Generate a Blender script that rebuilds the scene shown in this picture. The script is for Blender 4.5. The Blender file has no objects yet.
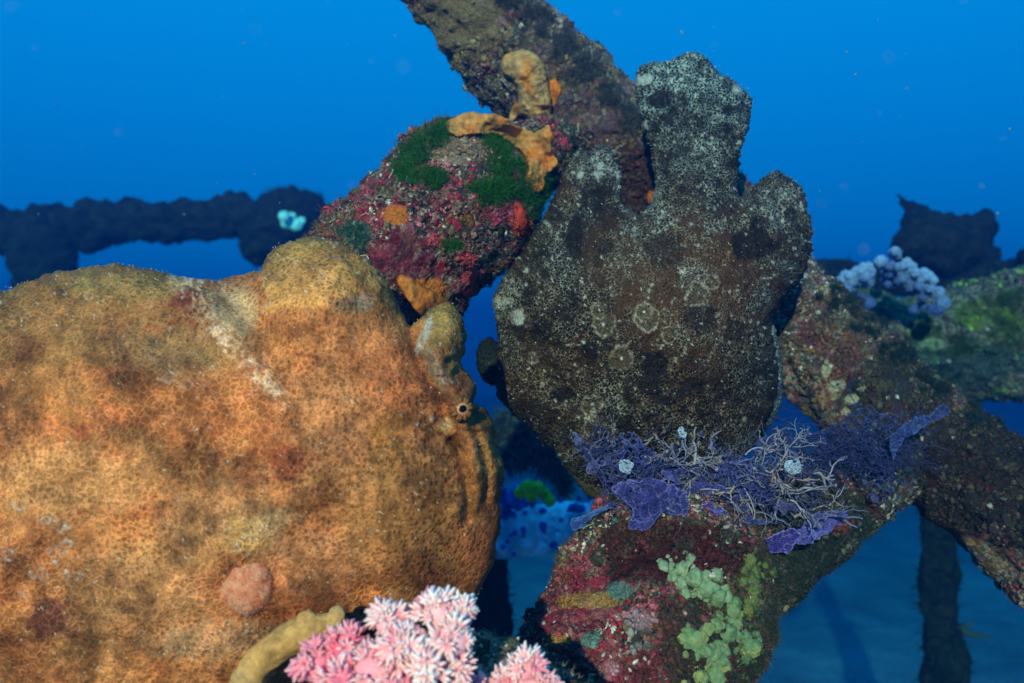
import bpy, math, random
import numpy as np
from mathutils import Vector
from mathutils.bvhtree import BVHTree

random.seed(7)
RNG = np.random.default_rng(7)
scene = bpy.context.scene
COL = scene.collection

# ------------------------------------------------------------------ camera, water light, sun, exposure
FPX, CX, CY = 882.0, 512.0, 341.5          # lens in pixels of the 1024 wide frame
cam_data = bpy.data.cameras.new('camera')
cam_data.sensor_width = 36.0
cam_data.lens = FPX / 1024.0 * 36.0
cam_data.clip_start = 0.01
cam_data.clip_end = 200.0
cam_data.dof.use_dof = True
cam_data.dof.focus_distance = 0.53
cam_data.dof.aperture_fstop = 8.0
cam = bpy.data.objects.new('camera', cam_data)
cam.rotation_euler = (math.radians(90), 0, 0)
COL.objects.link(cam)
scene.camera = cam

SUN_EL, SUN_AZ = math.radians(17), math.radians(-13)     # comes from behind the camera, a little left
sd = bpy.data.lights.new('sun', 'SUN')
sd.energy = 5.0
sd.angle = math.radians(0.8)
sd.color = (1.0, 0.66, 0.43)
sun = bpy.data.objects.new('sun', sd)
to_sun = Vector((math.sin(SUN_AZ) * math.cos(SUN_EL), -math.cos(SUN_AZ) * math.cos(SUN_EL), math.sin(SUN_EL)))
sun.rotation_euler = to_sun.to_track_quat('Z', 'Y').to_euler()
COL.objects.link(sun)

world = bpy.data.worlds.new('World')
scene.world = world
world.use_nodes = True
wt = world.node_tree
wt.nodes.clear()
wo = wt.nodes.new('ShaderNodeOutputWorld')
wb = wt.nodes.new('ShaderNodeBackground')
wtc = wt.nodes.new('ShaderNodeTexCoord')
wsx = wt.nodes.new('ShaderNodeSeparateXYZ')
wmr = wt.nodes.new('ShaderNodeMapRange')
wmr.inputs['From Min'].default_value = -1.0
wmr.inputs['From Max'].default_value = 1.0
wr = wt.nodes.new('ShaderNodeValToRGB')
wr.color_ramp.elements[0].position = 0.0
wr.color_ramp.elements[0].color = (0.0, 0.022, 0.08, 1)
wr.color_ramp.elements[1].position = 1.0
wr.color_ramp.elements[1].color = (0.04, 0.42, 0.85, 1)
for pos, c in ((0.46, (0.0, 0.115, 0.33)), (0.52, (0.0, 0.14, 0.385)), (0.60, (0.0, 0.165, 0.46)), (0.70, (0.0, 0.205, 0.54))):
    e = wr.color_ramp.elements.new(pos)
    e.color = (*c, 1)
wb.inputs['Strength'].default_value = 0.95
wt.links.new(wtc.outputs['Generated'], wsx.inputs[0])
wt.links.new(wsx.outputs['Z'], wmr.inputs['Value'])
wt.links.new(wmr.outputs[0], wr.inputs[0])
wt.links.new(wr.outputs[0], wb.inputs['Color'])
wt.links.new(wb.outputs[0], wo.inputs['Surface'])

scene.view_settings.view_transform = 'Standard'
scene.view_settings.look = 'None'
scene.view_settings.gamma = 1.0
scene.view_settings.exposure = 0.72
scene.render.engine = 'CYCLES'
scene.cycles.use_denoising = True
scene.cycles.max_bounces = 4
scene.cycles.volume_bounces = 0

# ------------------------------------------------------------------ helpers
def P(px, py, D):
    return np.array([(px - CX) / FPX * D, D, (CY - py) / FPX * D])

def hash3(ix, iy, iz, seed=0):
    h = (ix.astype(np.int64) * 374761393 + iy.astype(np.int64) * 668265263 + iz.astype(np.int64) * 2147483647 + seed * 1274126177) & 0xFFFFFFFF
    h = ((h ^ (h >> 13)) * 1274126177) & 0xFFFFFFFF
    h = ((h ^ (h >> 16)) * 2246822519) & 0xFFFFFFFF
    return ((h ^ (h >> 15)) & 0xFFFFFF) / float(0xFFFFFF)

def vnoise(p, scale, seed=0):
    q = np.asarray(p) * scale + 113.7 + seed * 3.31
    i = np.floor(q)
    f = q - i
    f = f * f * f * (f * (f * 6 - 15) + 10)
    ix, iy, iz = i[:, 0].astype(np.int64), i[:, 1].astype(np.int64), i[:, 2].astype(np.int64)
    r = 0
    for dx in (0, 1):
        wx = f[:, 0] if dx else 1 - f[:, 0]
        for dy in (0, 1):
            wy = f[:, 1] if dy else 1 - f[:, 1]
            for dz in (0, 1):
                wz = f[:, 2] if dz else 1 - f[:, 2]
                r = r + hash3(ix + dx, iy + dy, iz + dz, seed) * wx * wy * wz
    return r * 2 - 1

def fbm(p, scale, octaves=4, seed=0, gain=0.5):
    a, s, r, t = 1.0, scale, 0, 0
    for k in range(octaves):
        r = r + a * vnoise(p, s, seed + k * 7)
        t += a
        a *= gain
        s *= 2.03
    return r / t

def worley(p, scale, seed=0):
    q = np.asarray(p) * scale + 57.3
    i = np.floor(q).astype(np.int64)
    f1 = np.full(len(q), 9.0)
    f2 = np.full(len(q), 9.0)
    idv = np.zeros(len(q))
    for dx in (-1, 0, 1):
        for dy in (-1, 0, 1):
            for dz in (-1, 0, 1):
                c = i + np.array([dx, dy, dz])
                o = np.stack([hash3(c[:, 0], c[:, 1], c[:, 2], seed + k) for k in (11, 12, 13)], 1)
                d = np.linalg.norm(c + o - q, axis=1)
                near = d < f1
                f2 = np.where(near, f1, np.minimum(f2, d))
                idv = np.where(near, hash3(c[:, 0], c[:, 1], c[:, 2], seed + 14), idv)
                f1 = np.where(near, d, f1)
    return f1, f2, idv

def sstep(a, b, x):
    t = np.clip((x - a) / (b - a), 0, 1)
    return t * t * (3 - 2 * t)

def normals_of(V, F):
    N = np.zeros_like(V)
    for f in F:
        if len(f) == 0:
            continue
        n = np.cross(V[f[:, 2]] - V[f[:, 0]], V[f[:, -1]] - V[f[:, 1]] if f.shape[1] == 4 else V[f[:, 1]] - V[f[:, 0]])
        if f.shape[1] == 3:
            n = np.cross(V[f[:, 1]] - V[f[:, 0]], V[f[:, 2]] - V[f[:, 0]])
        for k in range(f.shape[1]):
            np.add.at(N, f[:, k], n)
    return N / np.maximum(np.linalg.norm(N, axis=1, keepdims=True), 1e-12)

def mesh_obj(name, V, F, mat, parent=None, attrs=None, smooth=True, origin=None):
    V = np.asarray(V, float)
    F = [np.asarray(f, np.int64) for f in F if len(f)]
    if parent is not None:
        off = np.array(parent.matrix_world.translation) if parent.parent is None else np.zeros(3)
        off = np.array(parent['_org']) if '_org' in parent else np.array(parent.location)
    elif origin is not None:
        off = np.asarray(origin, float)
    else:
        off = V.mean(0)
    me = bpy.data.meshes.new(name)
    me.vertices.add(len(V))
    me.vertices.foreach_set('co', (V - off).astype(np.float32).ravel())
    loops = np.concatenate([f.ravel() for f in F])
    tot = np.concatenate([np.full(len(f), f.shape[1]) for f in F])
    st = np.concatenate([[0], np.cumsum(tot)[:-1]])
    me.loops.add(len(loops))
    me.loops.foreach_set('vertex_index', loops.astype(np.int32))
    me.polygons.add(len(tot))
    me.polygons.foreach_set('loop_start', st.astype(np.int32))
    me.polygons.foreach_set('loop_total', tot.astype(np.int32))
    me.polygons.foreach_set('use_smooth', np.full(len(tot), smooth))
    me.update(calc_edges=True)
    for an, arr in (attrs or {}).items():
        arr = np.asarray(arr, float)
        if arr.ndim == 1:
            a = me.attributes.new(an, 'FLOAT', 'POINT')
            a.data.foreach_set('value', arr.astype(np.float32))
        else:
            if arr.shape[1] == 3:
                arr = np.concatenate([arr, np.ones((len(arr), 1))], 1)
            a = me.color_attributes.new(an, 'FLOAT_COLOR', 'POINT')
            a.data.foreach_set('color', arr.astype(np.float32).ravel())
    me.materials.append(mat)
    ob = bpy.data.objects.new(name, me)
    COL.objects.link(ob)
    if parent is not None:
        ob.parent = parent
        ob['_org'] = list(map(float, off))
    else:
        ob.location = off
        ob['_org'] = list(map(float, off))
    return ob

def tag(o, label=None, cat=None, group=None, kind=None):
    if label: o['label'] = label
    if cat: o['category'] = cat
    if group: o['group'] = group
    if kind: o['kind'] = kind
    return o

def thing(name, label, cat, loc, group=None):
    o = bpy.data.objects.new(name, None)
    o.empty_display_size = 0.02
    COL.objects.link(o)
    o.location = tuple(map(float, loc))
    o['_org'] = list(map(float, loc))
    return tag(o, label, cat, group)

class Acc:
    """collects pieces into one mesh, one colour per piece"""
    def __init__(s):
        s.V, s.C, s.T, s.Q, s.n = [], [], [], [], 0
    def add(s, V, F, col):
        V = np.asarray(V, float)
        for f in F:
            f = np.asarray(f, np.int64)
            if len(f) == 0: continue
            (s.T if f.shape[1] == 3 else s.Q).append(f + s.n)
        c = np.asarray(col, float)
        s.C.append(np.tile(c, (len(V), 1)) if c.ndim == 1 else c)
        s.V.append(V)
        s.n += len(V)
    def inst(s, tv, tf, pos, R, scale, cols):
        """many copies of a template: pos (N,3), R (N,3,3) columns = axes, scale (N,) or (N,3), cols (N,3)"""
        N, m = len(pos), len(tv)
        sc = scale[:, None] if np.ndim(scale) == 1 else scale
        W = tv[None] * sc[:, None, :]
        W = np.einsum('nij,nmj->nmi', R, W) + pos[:, None]
        base = (np.arange(N) * m)[:, None, None]
        F = [(np.asarray(f)[None] + base).reshape(-1, np.asarray(f).shape[1]) for f in tf]
        s.add(W.reshape(-1, 3), F, np.repeat(cols, m, 0))
    def build(s, name, mat, parent=None, smooth=True):
        F = []
        if s.T: F.append(np.concatenate(s.T))
        if s.Q: F.append(np.concatenate(s.Q))
        return mesh_obj(name, np.concatenate(s.V), F, mat, parent, {'Col': np.concatenate(s.C)}, smooth)

def frames(n, rng=RNG):
    """rotation matrices whose third column is n, spun at random"""
    n = n / np.maximum(np.linalg.norm(n, axis=1, keepdims=True), 1e-9)
    r = rng.normal(size=n.shape)
    t = np.cross(n, r)
    t /= np.maximum(np.linalg.norm(t, axis=1, keepdims=True), 1e-9)
    b = np.cross(n, t)
    return np.stack([t, b, n], 2)

def icosphere(sub):
    import bmesh
    bm = bmesh.new()
    bmesh.ops.create_icosphere(bm, subdivisions=sub, radius=1.0)
    V = np.array([v.co[:] for v in bm.verts])
    F = np.array([[v.index for v in f.verts] for f in bm.faces])
    bm.free()
    return V, [F]
ICO1, ICO2, ICO3, ICO4, ICO5 = (icosphere(k) for k in (1, 2, 3, 4, 5))

def catmull(pts, n):
    pts = np.asarray(pts, float)
    if len(pts) == 2:
        t = np.linspace(0, 1, n)[:, None]
        return pts[0] * (1 - t) + pts[1] * t
    q = np.concatenate([[2 * pts[0] - pts[1]], pts, [2 * pts[-1] - pts[-2]]])
    u = np.linspace(0, len(pts) - 1 - 1e-6, n)
    i = u.astype(int)
    t = (u - i)[:, None]
    a, b, c, d = q[i], q[i + 1], q[i + 2], q[i + 3]
    return 0.5 * (2 * b + (c - a) * t + (2 * a - 5 * b + 4 * c - d) * t * t + (3 * b - a - 3 * c + d) * t ** 3)

def tube(path, rad, nu, nv, caps=True, squash=None):
    pr = np.concatenate([np.asarray(path, float), np.asarray(rad, float)[:, None]], 1)
    s = catmull(pr, nu)
    C, r = s[:, :3], np.maximum(s[:, 3], 1e-5)
    T = np.gradient(C, axis=0)
    T /= np.maximum(np.linalg.norm(T, axis=1, keepdims=True), 1e-12)
    N = np.zeros_like(C)
    a = np.array([0.0, 0, 1]) if abs(T[0, 2]) < 0.8 else np.array([1.0, 0, 0])
    n = np.cross(T[0], a)
    for k in range(nu):
        n = n - T[k] * np.dot(n, T[k])
        n /= max(np.linalg.norm(n), 1e-12)
        N[k] = n
    B = np.cross(T, N)
    th = np.linspace(0, 2 * math.pi, nv, endpoint=False)
    ring = np.cos(th)[None, :, None] * N[:, None] + np.sin(th)[None, :, None] * B[:, None]
    V = (C[:, None] + ring * r[:, None, None]).reshape(-1, 3)
    Nn = ring.reshape(-1, 3)
    i = np.arange(nu - 1)[:, None] * nv
    j = np.arange(nv)[None]
    j2 = (j + 1) % nv
    Q = np.stack([i + j, i + j2, i + nv + j2, i + nv + j], 2).reshape(-1, 4)
    T3 = np.zeros((0, 3), np.int64)
    if caps:
        V = np.concatenate([V, C[:1], C[-1:]])
        Nn = np.concatenate([Nn, -T[:1], T[-1:]])
        a0, a1 = nu * nv, nu * nv + 1
        jj = np.arange(nv)
        T3 = np.concatenate([np.stack([np.full(nv, a0), (jj + 1) % nv, jj], 1),
                             np.stack([np.full(nv, a1), (nu - 1) * nv + jj, (nu - 1) * nv + (jj + 1) % nv], 1)])
    return V, [Q, T3], Nn

def capsule_tube(path, rad, nu, nv):
    """tube with rounded ends"""
    path = np.asarray(path, float)
    rad = np.asarray(rad, float)
    d0 = path[0] - path[1]
    d1 = path[-1] - path[-2]
    d0 /= np.linalg.norm(d0)
    d1 /= np.linalg.norm(d1)
    c = catmull(np.concatenate([path, rad[:, None]], 1), max(nu, 4))
    k = np.linspace(0, math.pi / 2, 6)[1:]
    s0 = [np.append(c[0, :3] + d0 * c[0, 3] * math.sin(t), max(c[0, 3] * math.cos(t), 1e-5)) for t in k][::-1]
    s1 = [np.append(c[-1, :3] + d1 * c[-1, 3] * math.sin(t), max(c[-1, 3] * math.cos(t), 1e-5)) for t in k]
    s = np.concatenate([s0, c, s1])
    n = len(s)
    # straight through tube() without resampling loss
    return tube(s[:, :3], s[:, 3], n, nv)

def mix3(a, b, t):
    return np.asarray(a) * (1 - t)[:, None] + np.asarray(b) * t[:, None]

# ------------------------------------------------------------------ materials
def new_mat(name):
    m = bpy.data.materials.new(name)
    m.use_nodes = True
    nt = m.node_tree
    nt.nodes.clear()
    out = nt.nodes.new('ShaderNodeOutputMaterial')
    bs = nt.nodes.new('ShaderNodeBsdfPrincipled')
    bs.inputs['Roughness'].default_value = 0.62
    bs.inputs['Specular IOR Level'].default_value = 0.06
    nt.links.new(bs.outputs[0], out.inputs['Surface'])
    return m, nt, bs

def N_(nt, t, **kw):
    n = nt.nodes.new(t)
    for k, v in kw.items():
        if k in n.inputs:
            n.inputs[k].default_value = v
        else:
            setattr(n, k, v)
    return n

def ramp(nt, stops, interp='LINEAR'):
    r = nt.nodes.new('ShaderNodeValToRGB')
    cr = r.color_ramp
    cr.interpolation = interp
    while len(cr.elements) < len(stops):
        cr.elements.new(0.5)
    for e, (p, c) in zip(cr.elements, stops):
        e.position = p
        e.color = (*c, 1) if len(c) == 3 else c
    return r

def mixc(nt, a, b, fac, mode='MIX'):
    m = nt.nodes.new('ShaderNodeMix')
    m.data_type = 'RGBA'
    m.blend_type = mode
    m.clamp_factor = True
    for s, v in ((0, fac), (6, a), (7, b)):
        if hasattr(v, 'links'):
            nt.links.new(v, m.inputs[s])
        elif s == 0:
            m.inputs[0].default_value = v
        else:
            m.inputs[s].default_value = (*v, 1)
    return m.outputs[2]

def mth(nt, op, a, b=0.5):
    m = nt.nodes.new('ShaderNodeMath')
    m.operation = op
    m.use_clamp = op in ('MULTIPLY', 'ADD') and False
    for s, v in ((0, a), (1, b)):
        if hasattr(v, 'links'):
            nt.links.new(v, m.inputs[s])
        else:
            m.inputs[s].default_value = v
    return m.outputs[0]

def warped(nt, amount, scale):
    tc = nt.nodes.new('ShaderNodeTexCoord')
    nz = N_(nt, 'ShaderNodeTexNoise', Scale=scale, Detail=3.0)
    nt.links.new(tc.outputs['Object'], nz.inputs['Vector'])
    sub = nt.nodes.new('ShaderNodeVectorMath')
    sub.operation = 'SUBTRACT'
    nt.links.new(nz.outputs['Color'], sub.inputs[0])
    sub.inputs[1].default_value = (0.5, 0.5, 0.5)
    sc = nt.nodes.new('ShaderNodeVectorMath')
    sc.operation = 'SCALE'
    sc.inputs['Scale'].default_value = amount
    nt.links.new(sub.outputs[0], sc.inputs[0])
    ad = nt.nodes.new('ShaderNodeVectorMath')
    nt.links.new(tc.outputs['Object'], ad.inputs[0])
    nt.links.new(sc.outputs[0], ad.inputs[1])
    return tc.outputs['Object'], ad.outputs[0]

def lace_material(name, cell, width, bump_d, pores=False, sharp=(0.33, 0.62)):
    """skin: Col between the meshes of a fine net whose threads have the colour Lin; Net says how much of the net shows"""
    m, nt, bs = new_mat(name)
    raw, w = warped(nt, cell * 0.40, 0.6 / cell)
    vo = N_(nt, 'ShaderNodeTexVoronoi', feature='DISTANCE_TO_EDGE', Scale=1.0 / cell)
    nt.links.new(w, vo.inputs['Vector'])
    brk = N_(nt, 'ShaderNodeTexNoise', Scale=0.30 / cell, Detail=3.0)
    nt.links.new(raw, brk.inputs['Vector'])
    fine = N_(nt, 'ShaderNodeTexNoise', Scale=2.2 / cell, Detail=4.0, Roughness=0.7)
    nt.links.new(raw, fine.inputs['Vector'])
    # thread width wanders
    wd = mth(nt, 'ADD', mth(nt, 'MULTIPLY', brk.outputs['Fac'], width * 1.2), width * .4)
    line = nt.nodes.new('ShaderNodeMapRange')
    line.interpolation_type = 'SMOOTHSTEP'
    nt.links.new(vo.outputs['Distance'], line.inputs['Value'])
    nt.links.new(wd, line.inputs['From Max'])
    line.inputs['To Min'].default_value = 1.0
    line.inputs['To Max'].default_value = 0.0
    if pores:                                   # round pores in a pale mesh
        vp_ = N_(nt, 'ShaderNodeTexVoronoi', Scale=1.0 / cell, Randomness=0.85)
        nt.links.new(w, vp_.inputs['Vector'])
        line = nt.nodes.new('ShaderNodeMapRange')
        line.interpolation_type = 'SMOOTHSTEP'
        nt.links.new(mth(nt, 'ADD', vp_.outputs['Distance'], mth(nt, 'MULTIPLY', brk.outputs['Fac'], .3)), line.inputs['Value'])
        line.inputs['From Min'].default_value = .40
        line.inputs['From Max'].default_value = .68
        ve_ = N_(nt, 'ShaderNodeTexVoronoi', feature='DISTANCE_TO_EDGE', Scale=.72 / cell)
        nt.links.new(w, ve_.inputs['Vector'])
        le_ = nt.nodes.new('ShaderNodeMapRange')
        le_.interpolation_type = 'SMOOTHSTEP'
        nt.links.new(ve_.outputs['Distance'], le_.inputs['Value'])
        le_.inputs['From Min'].default_value = .02
        le_.inputs['From Max'].default_value = .22
        le_.inputs['To Min'].default_value = 1.0
        le_.inputs['To Max'].default_value = 0.12
        big = N_(nt, 'ShaderNodeTexNoise', Scale=14.0, Detail=3.0)
        nt.links.new(raw, big.inputs['Vector'])
        bm_ = nt.nodes.new('ShaderNodeMapRange')
        nt.links.new(big.outputs['Fac'], bm_.inputs['Value'])
        bm_.inputs['From Min'].default_value = .40
        bm_.inputs['From Max'].default_value = .58
        mxl = nt.nodes.new('ShaderNodeMix')
        nt.links.new(bm_.outputs[0], mxl.inputs[0])
        nt.links.new(line.outputs[0], mxl.inputs[2])
        nt.links.new(le_.outputs[0], mxl.inputs[3])
        line = mxl
    net = nt.nodes.new('ShaderNodeAttribute'); net.attribute_name = 'Net'
    col = nt.nodes.new('ShaderNodeAttribute'); col.attribute_name = 'Col'
    lin = nt.nodes.new('ShaderNodeAttribute'); lin.attribute_name = 'Lin'
    nf = nt.nodes.new('ShaderNodeMapRange')
    nt.links.new(fine.outputs['Fac'], nf.inputs['Value'])
    nf.inputs['From Min'].default_value = sharp[0]
    nf.inputs['From Max'].default_value = sharp[1]
    f = mth(nt, 'MULTIPLY', line.outputs[0], net.outputs['Fac'])
    f = mth(nt, 'MULTIPLY', f, nf.outputs[0])
    base = mixc(nt, col.outputs['Color'], lin.outputs['Color'], f)
    tone = ramp(nt, [(0.28, (0.52, 0.50, 0.50)), (0.5, (1, 1, 1)), (0.72, (1.45, 1.40, 1.3))])
    nt.links.new(fine.outputs['Fac'], tone.inputs[0])
    base = mixc(nt, base, tone.outputs[0], 1.0, 'MULTIPLY')
    nt.links.new(base, bs.inputs['Base Color'])
    h = mth(nt, 'ADD', mth(nt, 'MULTIPLY', line.outputs[0], 0.7), mth(nt, 'MULTIPLY', fine.outputs['Fac'], 0.9))
    bp = N_(nt, 'ShaderNodeBump', Strength=0.75, Distance=bump_d)
    nt.links.new(h, bp.inputs['Height'])
    nt.links.new(bp.outputs[0], bs.inputs['Normal'])
    return m

def crust_material(name, coarse, fine_, s1=120.0, s2=420.0, bump=0.0022, gain=1.0):
    """patchwork of encrusting growth: coarse = palette of patches, fine_ = palette of speckles; Col.a = share of the painted colour"""
    m, nt, bs = new_mat(name)
    raw, w = warped(nt, 0.010, 90.0)
    raw2, w2 = warped(nt, 0.004, 330.0)
    v1 = N_(nt, 'ShaderNodeTexVoronoi', Scale=s1)
    nt.links.new(w, v1.inputs['Vector'])
    v2 = N_(nt, 'ShaderNodeTexVoronoi', Scale=s2)
    nt.links.new(w2, v2.inputs['Vector'])
    def pal(vor, cols):
        sep = nt.nodes.new('ShaderNodeSeparateColor')
        nt.links.new(vor.outputs['Color'], sep.inputs[0])
        n = len(cols)
        r = ramp(nt, [(i / n, c) for i, c in enumerate(cols)], 'CONSTANT')
        nt.links.new(sep.outputs[0], r.inputs[0])
        return r.outputs[0]
    a, b = pal(v1, coarse), pal(v2, fine_)
    nz = N_(nt, 'ShaderNodeTexNoise', Scale=70.0, Detail=6.0, Roughness=0.65)
    nt.links.new(raw, nz.inputs['Vector'])
    k = ramp(nt, [(0.40, (0, 0, 0)), (0.58, (1, 1, 1))])
    nt.links.new(nz.outputs['Fac'], k.inputs[0])
    base = mixc(nt, a, b, k.outputs[0])
    at = nt.nodes.new('ShaderNodeAttribute'); at.attribute_name = 'Col'
    base = mixc(nt, base, at.outputs['Color'], at.outputs['Alpha'])
    fn = N_(nt, 'ShaderNodeTexNoise', Scale=900.0, Detail=4.0, Roughness=0.7)
    nt.links.new(raw, fn.inputs['Vector'])
    tone = ramp(nt, [(0.3, (0.35 * gain,) * 3), (0.52, (gain,) * 3), (0.75, (1.9 * gain,) * 3)])
    nt.links.new(fn.outputs['Fac'], tone.inputs[0])
    base = mixc(nt, base, tone.outputs[0], 1.0, 'MULTIPLY')
    nt.links.new(base, bs.inputs['Base Color'])
    h = mth(nt, 'ADD', mth(nt, 'MULTIPLY', fn.outputs['Fac'], 1.0), mth(nt, 'MULTIPLY', v2.outputs['Distance'], -0.8))
    h = mth(nt, 'ADD', h, mth(nt, 'MULTIPLY', nz.outputs['Fac'], 1.5))
    bp = N_(nt, 'ShaderNodeBump', Strength=0.9, Distance=bump)
    nt.links.new(h, bp.inputs['Height'])
    nt.links.new(bp.outputs[0], bs.inputs['Normal'])
    bs.inputs['Roughness'].default_value = 0.8
    return m

def plain_material(name, scale=600.0, lo=0.6, hi=1.3, bump=0.0006, rough=0.6, trans=0.0, sss=0.0):
    """colour from Col, mottled, with a fine grain"""
    m, nt, bs = new_mat(name)
    tc = nt.nodes.new('ShaderNodeTexCoord')
    nz = N_(nt, 'ShaderNodeTexNoise', Scale=scale, Detail=5.0, Roughness=0.65)
    nt.links.new(tc.outputs['Object'], nz.inputs['Vector'])
    tone = ramp(nt, [(0.3, (lo,) * 3), (0.7, (hi,) * 3)])
    nt.links.new(nz.outputs['Fac'], tone.inputs[0])
    at = nt.nodes.new('ShaderNodeAttribute'); at.attribute_name = 'Col'
    base = mixc(nt, at.outputs['Color'], tone.outputs[0], 1.0, 'MULTIPLY')
    nt.links.new(base, bs.inputs['Base Color'])
    bs.inputs['Roughness'].default_value = rough
    if bump:
        bp = N_(nt, 'ShaderNodeBump', Strength=0.6, Distance=bump)
        nt.links.new(nz.outputs['Fac'], bp.inputs['Height'])
        nt.links.new(bp.outputs[0], bs.inputs['Normal'])
    if sss:
        bs.inputs['Subsurface Weight'].default_value = sss
        bs.inputs['Subsurface Radius'].default_value = (1.0, 0.5, 0.5)
        bs.inputs['Subsurface Scale'].default_value = 0.002
    if trans:
        tr = nt.nodes.new('ShaderNodeBsdfTranslucent')
        nt.links.new(base, tr.inputs['Color'])
        mx = nt.nodes.new('ShaderNodeMixShader')
        mx.inputs[0].default_value = trans
        nt.links.new(bs.outputs[0], mx.inputs[1])
        nt.links.new(tr.outputs[0], mx.inputs[2])
        out = [n for n in nt.nodes if n.type == 'OUTPUT_MATERIAL'][0]
        nt.links.new(mx.outputs[0], out.inputs['Surface'])
    return m

M_skin_orange = lace_material('orange_frogfish_skin', 0.0027, 0.16, 0.0007, True, (0.22, 0.5))
M_skin_dark = lace_material('dark_frogfish_skin', 0.0026, 0.24, 0.0014, False, (0.43, 0.55))
M_growth = plain_material('growth', 700.0, 0.45, 1.5, 0.0006)
M_soft = plain_material('soft_coral_flesh', 500.0, 0.8, 1.15, 0.0003, 0.5, sss=0.35)
M_sponge = plain_material('sponge', 260.0, 0.62, 1.3, 0.0012, 0.7)
M_algae = plain_material('algae', 400.0, 0.6, 1.3, 0.0, 0.5, trans=0.35)
M_eye = plain_material('eye', 1500.0, 0.7, 1.2, 0.0001, 0.12)
MAROON = [(.10, .012, .018), (.36, .022, .045), (.06, .035, .025), (.44, .06, .09), (.05, .045, .04), (.22, .025, .045), (.22, .12, .09), (.03, .022, .02), (.38, .10, .12), (.13, .10, .05)]
SPECK = [(.04, .03, .025), (.30, .23, .18), (.12, .02, .03), (.30, .22, .16), (.06, .05, .045), (.30, .06, .08), (.10, .08, .05), (.34, .27, .22), (.20, .10, .05), (.05, .06, .05)]
OCHRE = [(.16, .10, .045), (.24, .15, .07), (.08, .055, .035), (.30, .16, .07), (.12, .10, .08), (.20, .08, .045), (.35, .24, .14), (.07, .06, .06)]
MAUVE = [(.16, .07, .09), (.10, .06, .10), (.05, .05, .06), (.24, .12, .14), (.30, .14, .07), (.12, .11, .10), (.07, .045, .04), (.2, .05, .06)]
OLIVE = [(.07, .06, .03), (.12, .10, .05), (.18, .14, .08), (.05, .05, .045), (.15, .045, .04), (.10, .12, .07), (.26, .2, .13), (.035, .03, .025)]
DIM = [(.012, .012, .016), (.025, .02, .02), (.008, .008, .01), (.035, .028, .026), (.018, .014, .014), (.02, .022, .02)]
M_maroon = crust_material('maroon_crust', MAROON, SPECK)
M_ochre = crust_material('ochre_crust', OCHRE + MAUVE, SPECK, 110, 380)
M_olive = crust_material('olive_crust', OLIVE, SPECK, 100, 360)
M_dim = crust_material('dim_crust', DIM, DIM, 40, 120, 0.004)

M_lace, nt, bs = new_mat('lace_algae')
tc = nt.nodes.new('ShaderNodeTexCoord')
nz = N_(nt, 'ShaderNodeTexNoise', Scale=120.0, Detail=3.0)
nt.links.new(tc.outputs['Object'], nz.inputs['Vector'])
sc_ = nt.nodes.new('ShaderNodeVectorMath'); sc_.operation = 'MULTIPLY_ADD'
nt.links.new(nz.outputs['Color'], sc_.inputs[0])
sc_.inputs[1].default_value = (.006, .006, .006)
nt.links.new(tc.outputs['Object'], sc_.inputs[2])
mp_ = nt.nodes.new('ShaderNodeMapping')
mp_.inputs['Rotation'].default_value = (0, .6, 0)
mp_.inputs['Scale'].default_value = (1.0, .5, 2.4)
nt.links.new(sc_.outputs[0], mp_.inputs['Vector'])
vo = N_(nt, 'ShaderNodeTexVoronoi', feature='DISTANCE_TO_EDGE', Scale=430.0)
nt.links.new(mp_.outputs[0], vo.inputs['Vector'])
ln = nt.nodes.new('ShaderNodeMapRange')
nt.links.new(vo.outputs['Distance'], ln.inputs['Value'])
ln.inputs['From Min'].default_value = .05
ln.inputs['From Max'].default_value = .22
at = nt.nodes.new('ShaderNodeAttribute'); at.attribute_name = 'Col'
base = mixc(nt, mixc(nt, at.outputs['Color'], (1.7, 1.7, 1.6), 1.0, 'MULTIPLY'), at.outputs['Color'], ln.outputs[0])
nt.links.new(base, bs.inputs['Base Color'])
tr = nt.nodes.new('ShaderNodeBsdfTransparent')
mx = nt.nodes.new('ShaderNodeMixShader')
dens = nt.nodes.new('ShaderNodeMapRange')
nt.links.new(nz.outputs['Fac'], dens.inputs['Value'])
dens.inputs['From Min'].default_value = .35
dens.inputs['From Max'].default_value = .65
dens.inputs['To Min'].default_value = .62
dens.inputs['To Max'].default_value = .97
nt.links.new(mth(nt, 'MULTIPLY', ln.outputs[0], dens.outputs[0]), mx.inputs[0])
nt.links.new(bs.outputs[0], mx.inputs[1])
nt.links.new(tr.outputs[0], mx.inputs[2])
nt.links.new(mx.outputs[0], [n for n in nt.nodes if n.type == 'OUTPUT_MATERIAL'][0].inputs['Surface'])

# sand
M_sand, nt, bs = new_mat('sand')
tc = nt.nodes.new('ShaderNodeTexCoord')
n1 = N_(nt, 'ShaderNodeTexNoise', Scale=3.0, Detail=8.0, Roughness=0.65)
n2 = N_(nt, 'ShaderNodeTexNoise', Scale=140.0, Detail=4.0)
for n in (n1, n2): nt.links.new(tc.outputs['Object'], n.inputs['Vector'])
r1 = ramp(nt, [(0.3, (.11, .105, .14)), (0.7, (.21, .20, .26))])
nt.links.new(n1.outputs['Fac'], r1.inputs[0])
r2 = ramp(nt, [(0.35, (.7, .7, .7)), (0.65, (1.2, 1.2, 1.2))])
nt.links.new(n2.outputs['Fac'], r2.inputs[0])
nt.links.new(mixc(nt, r1.outputs[0], r2.outputs[0], 1.0, 'MULTIPLY'), bs.inputs['Base Color'])
bp = N_(nt, 'ShaderNodeBump', Strength=0.8, Distance=0.03)
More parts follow.
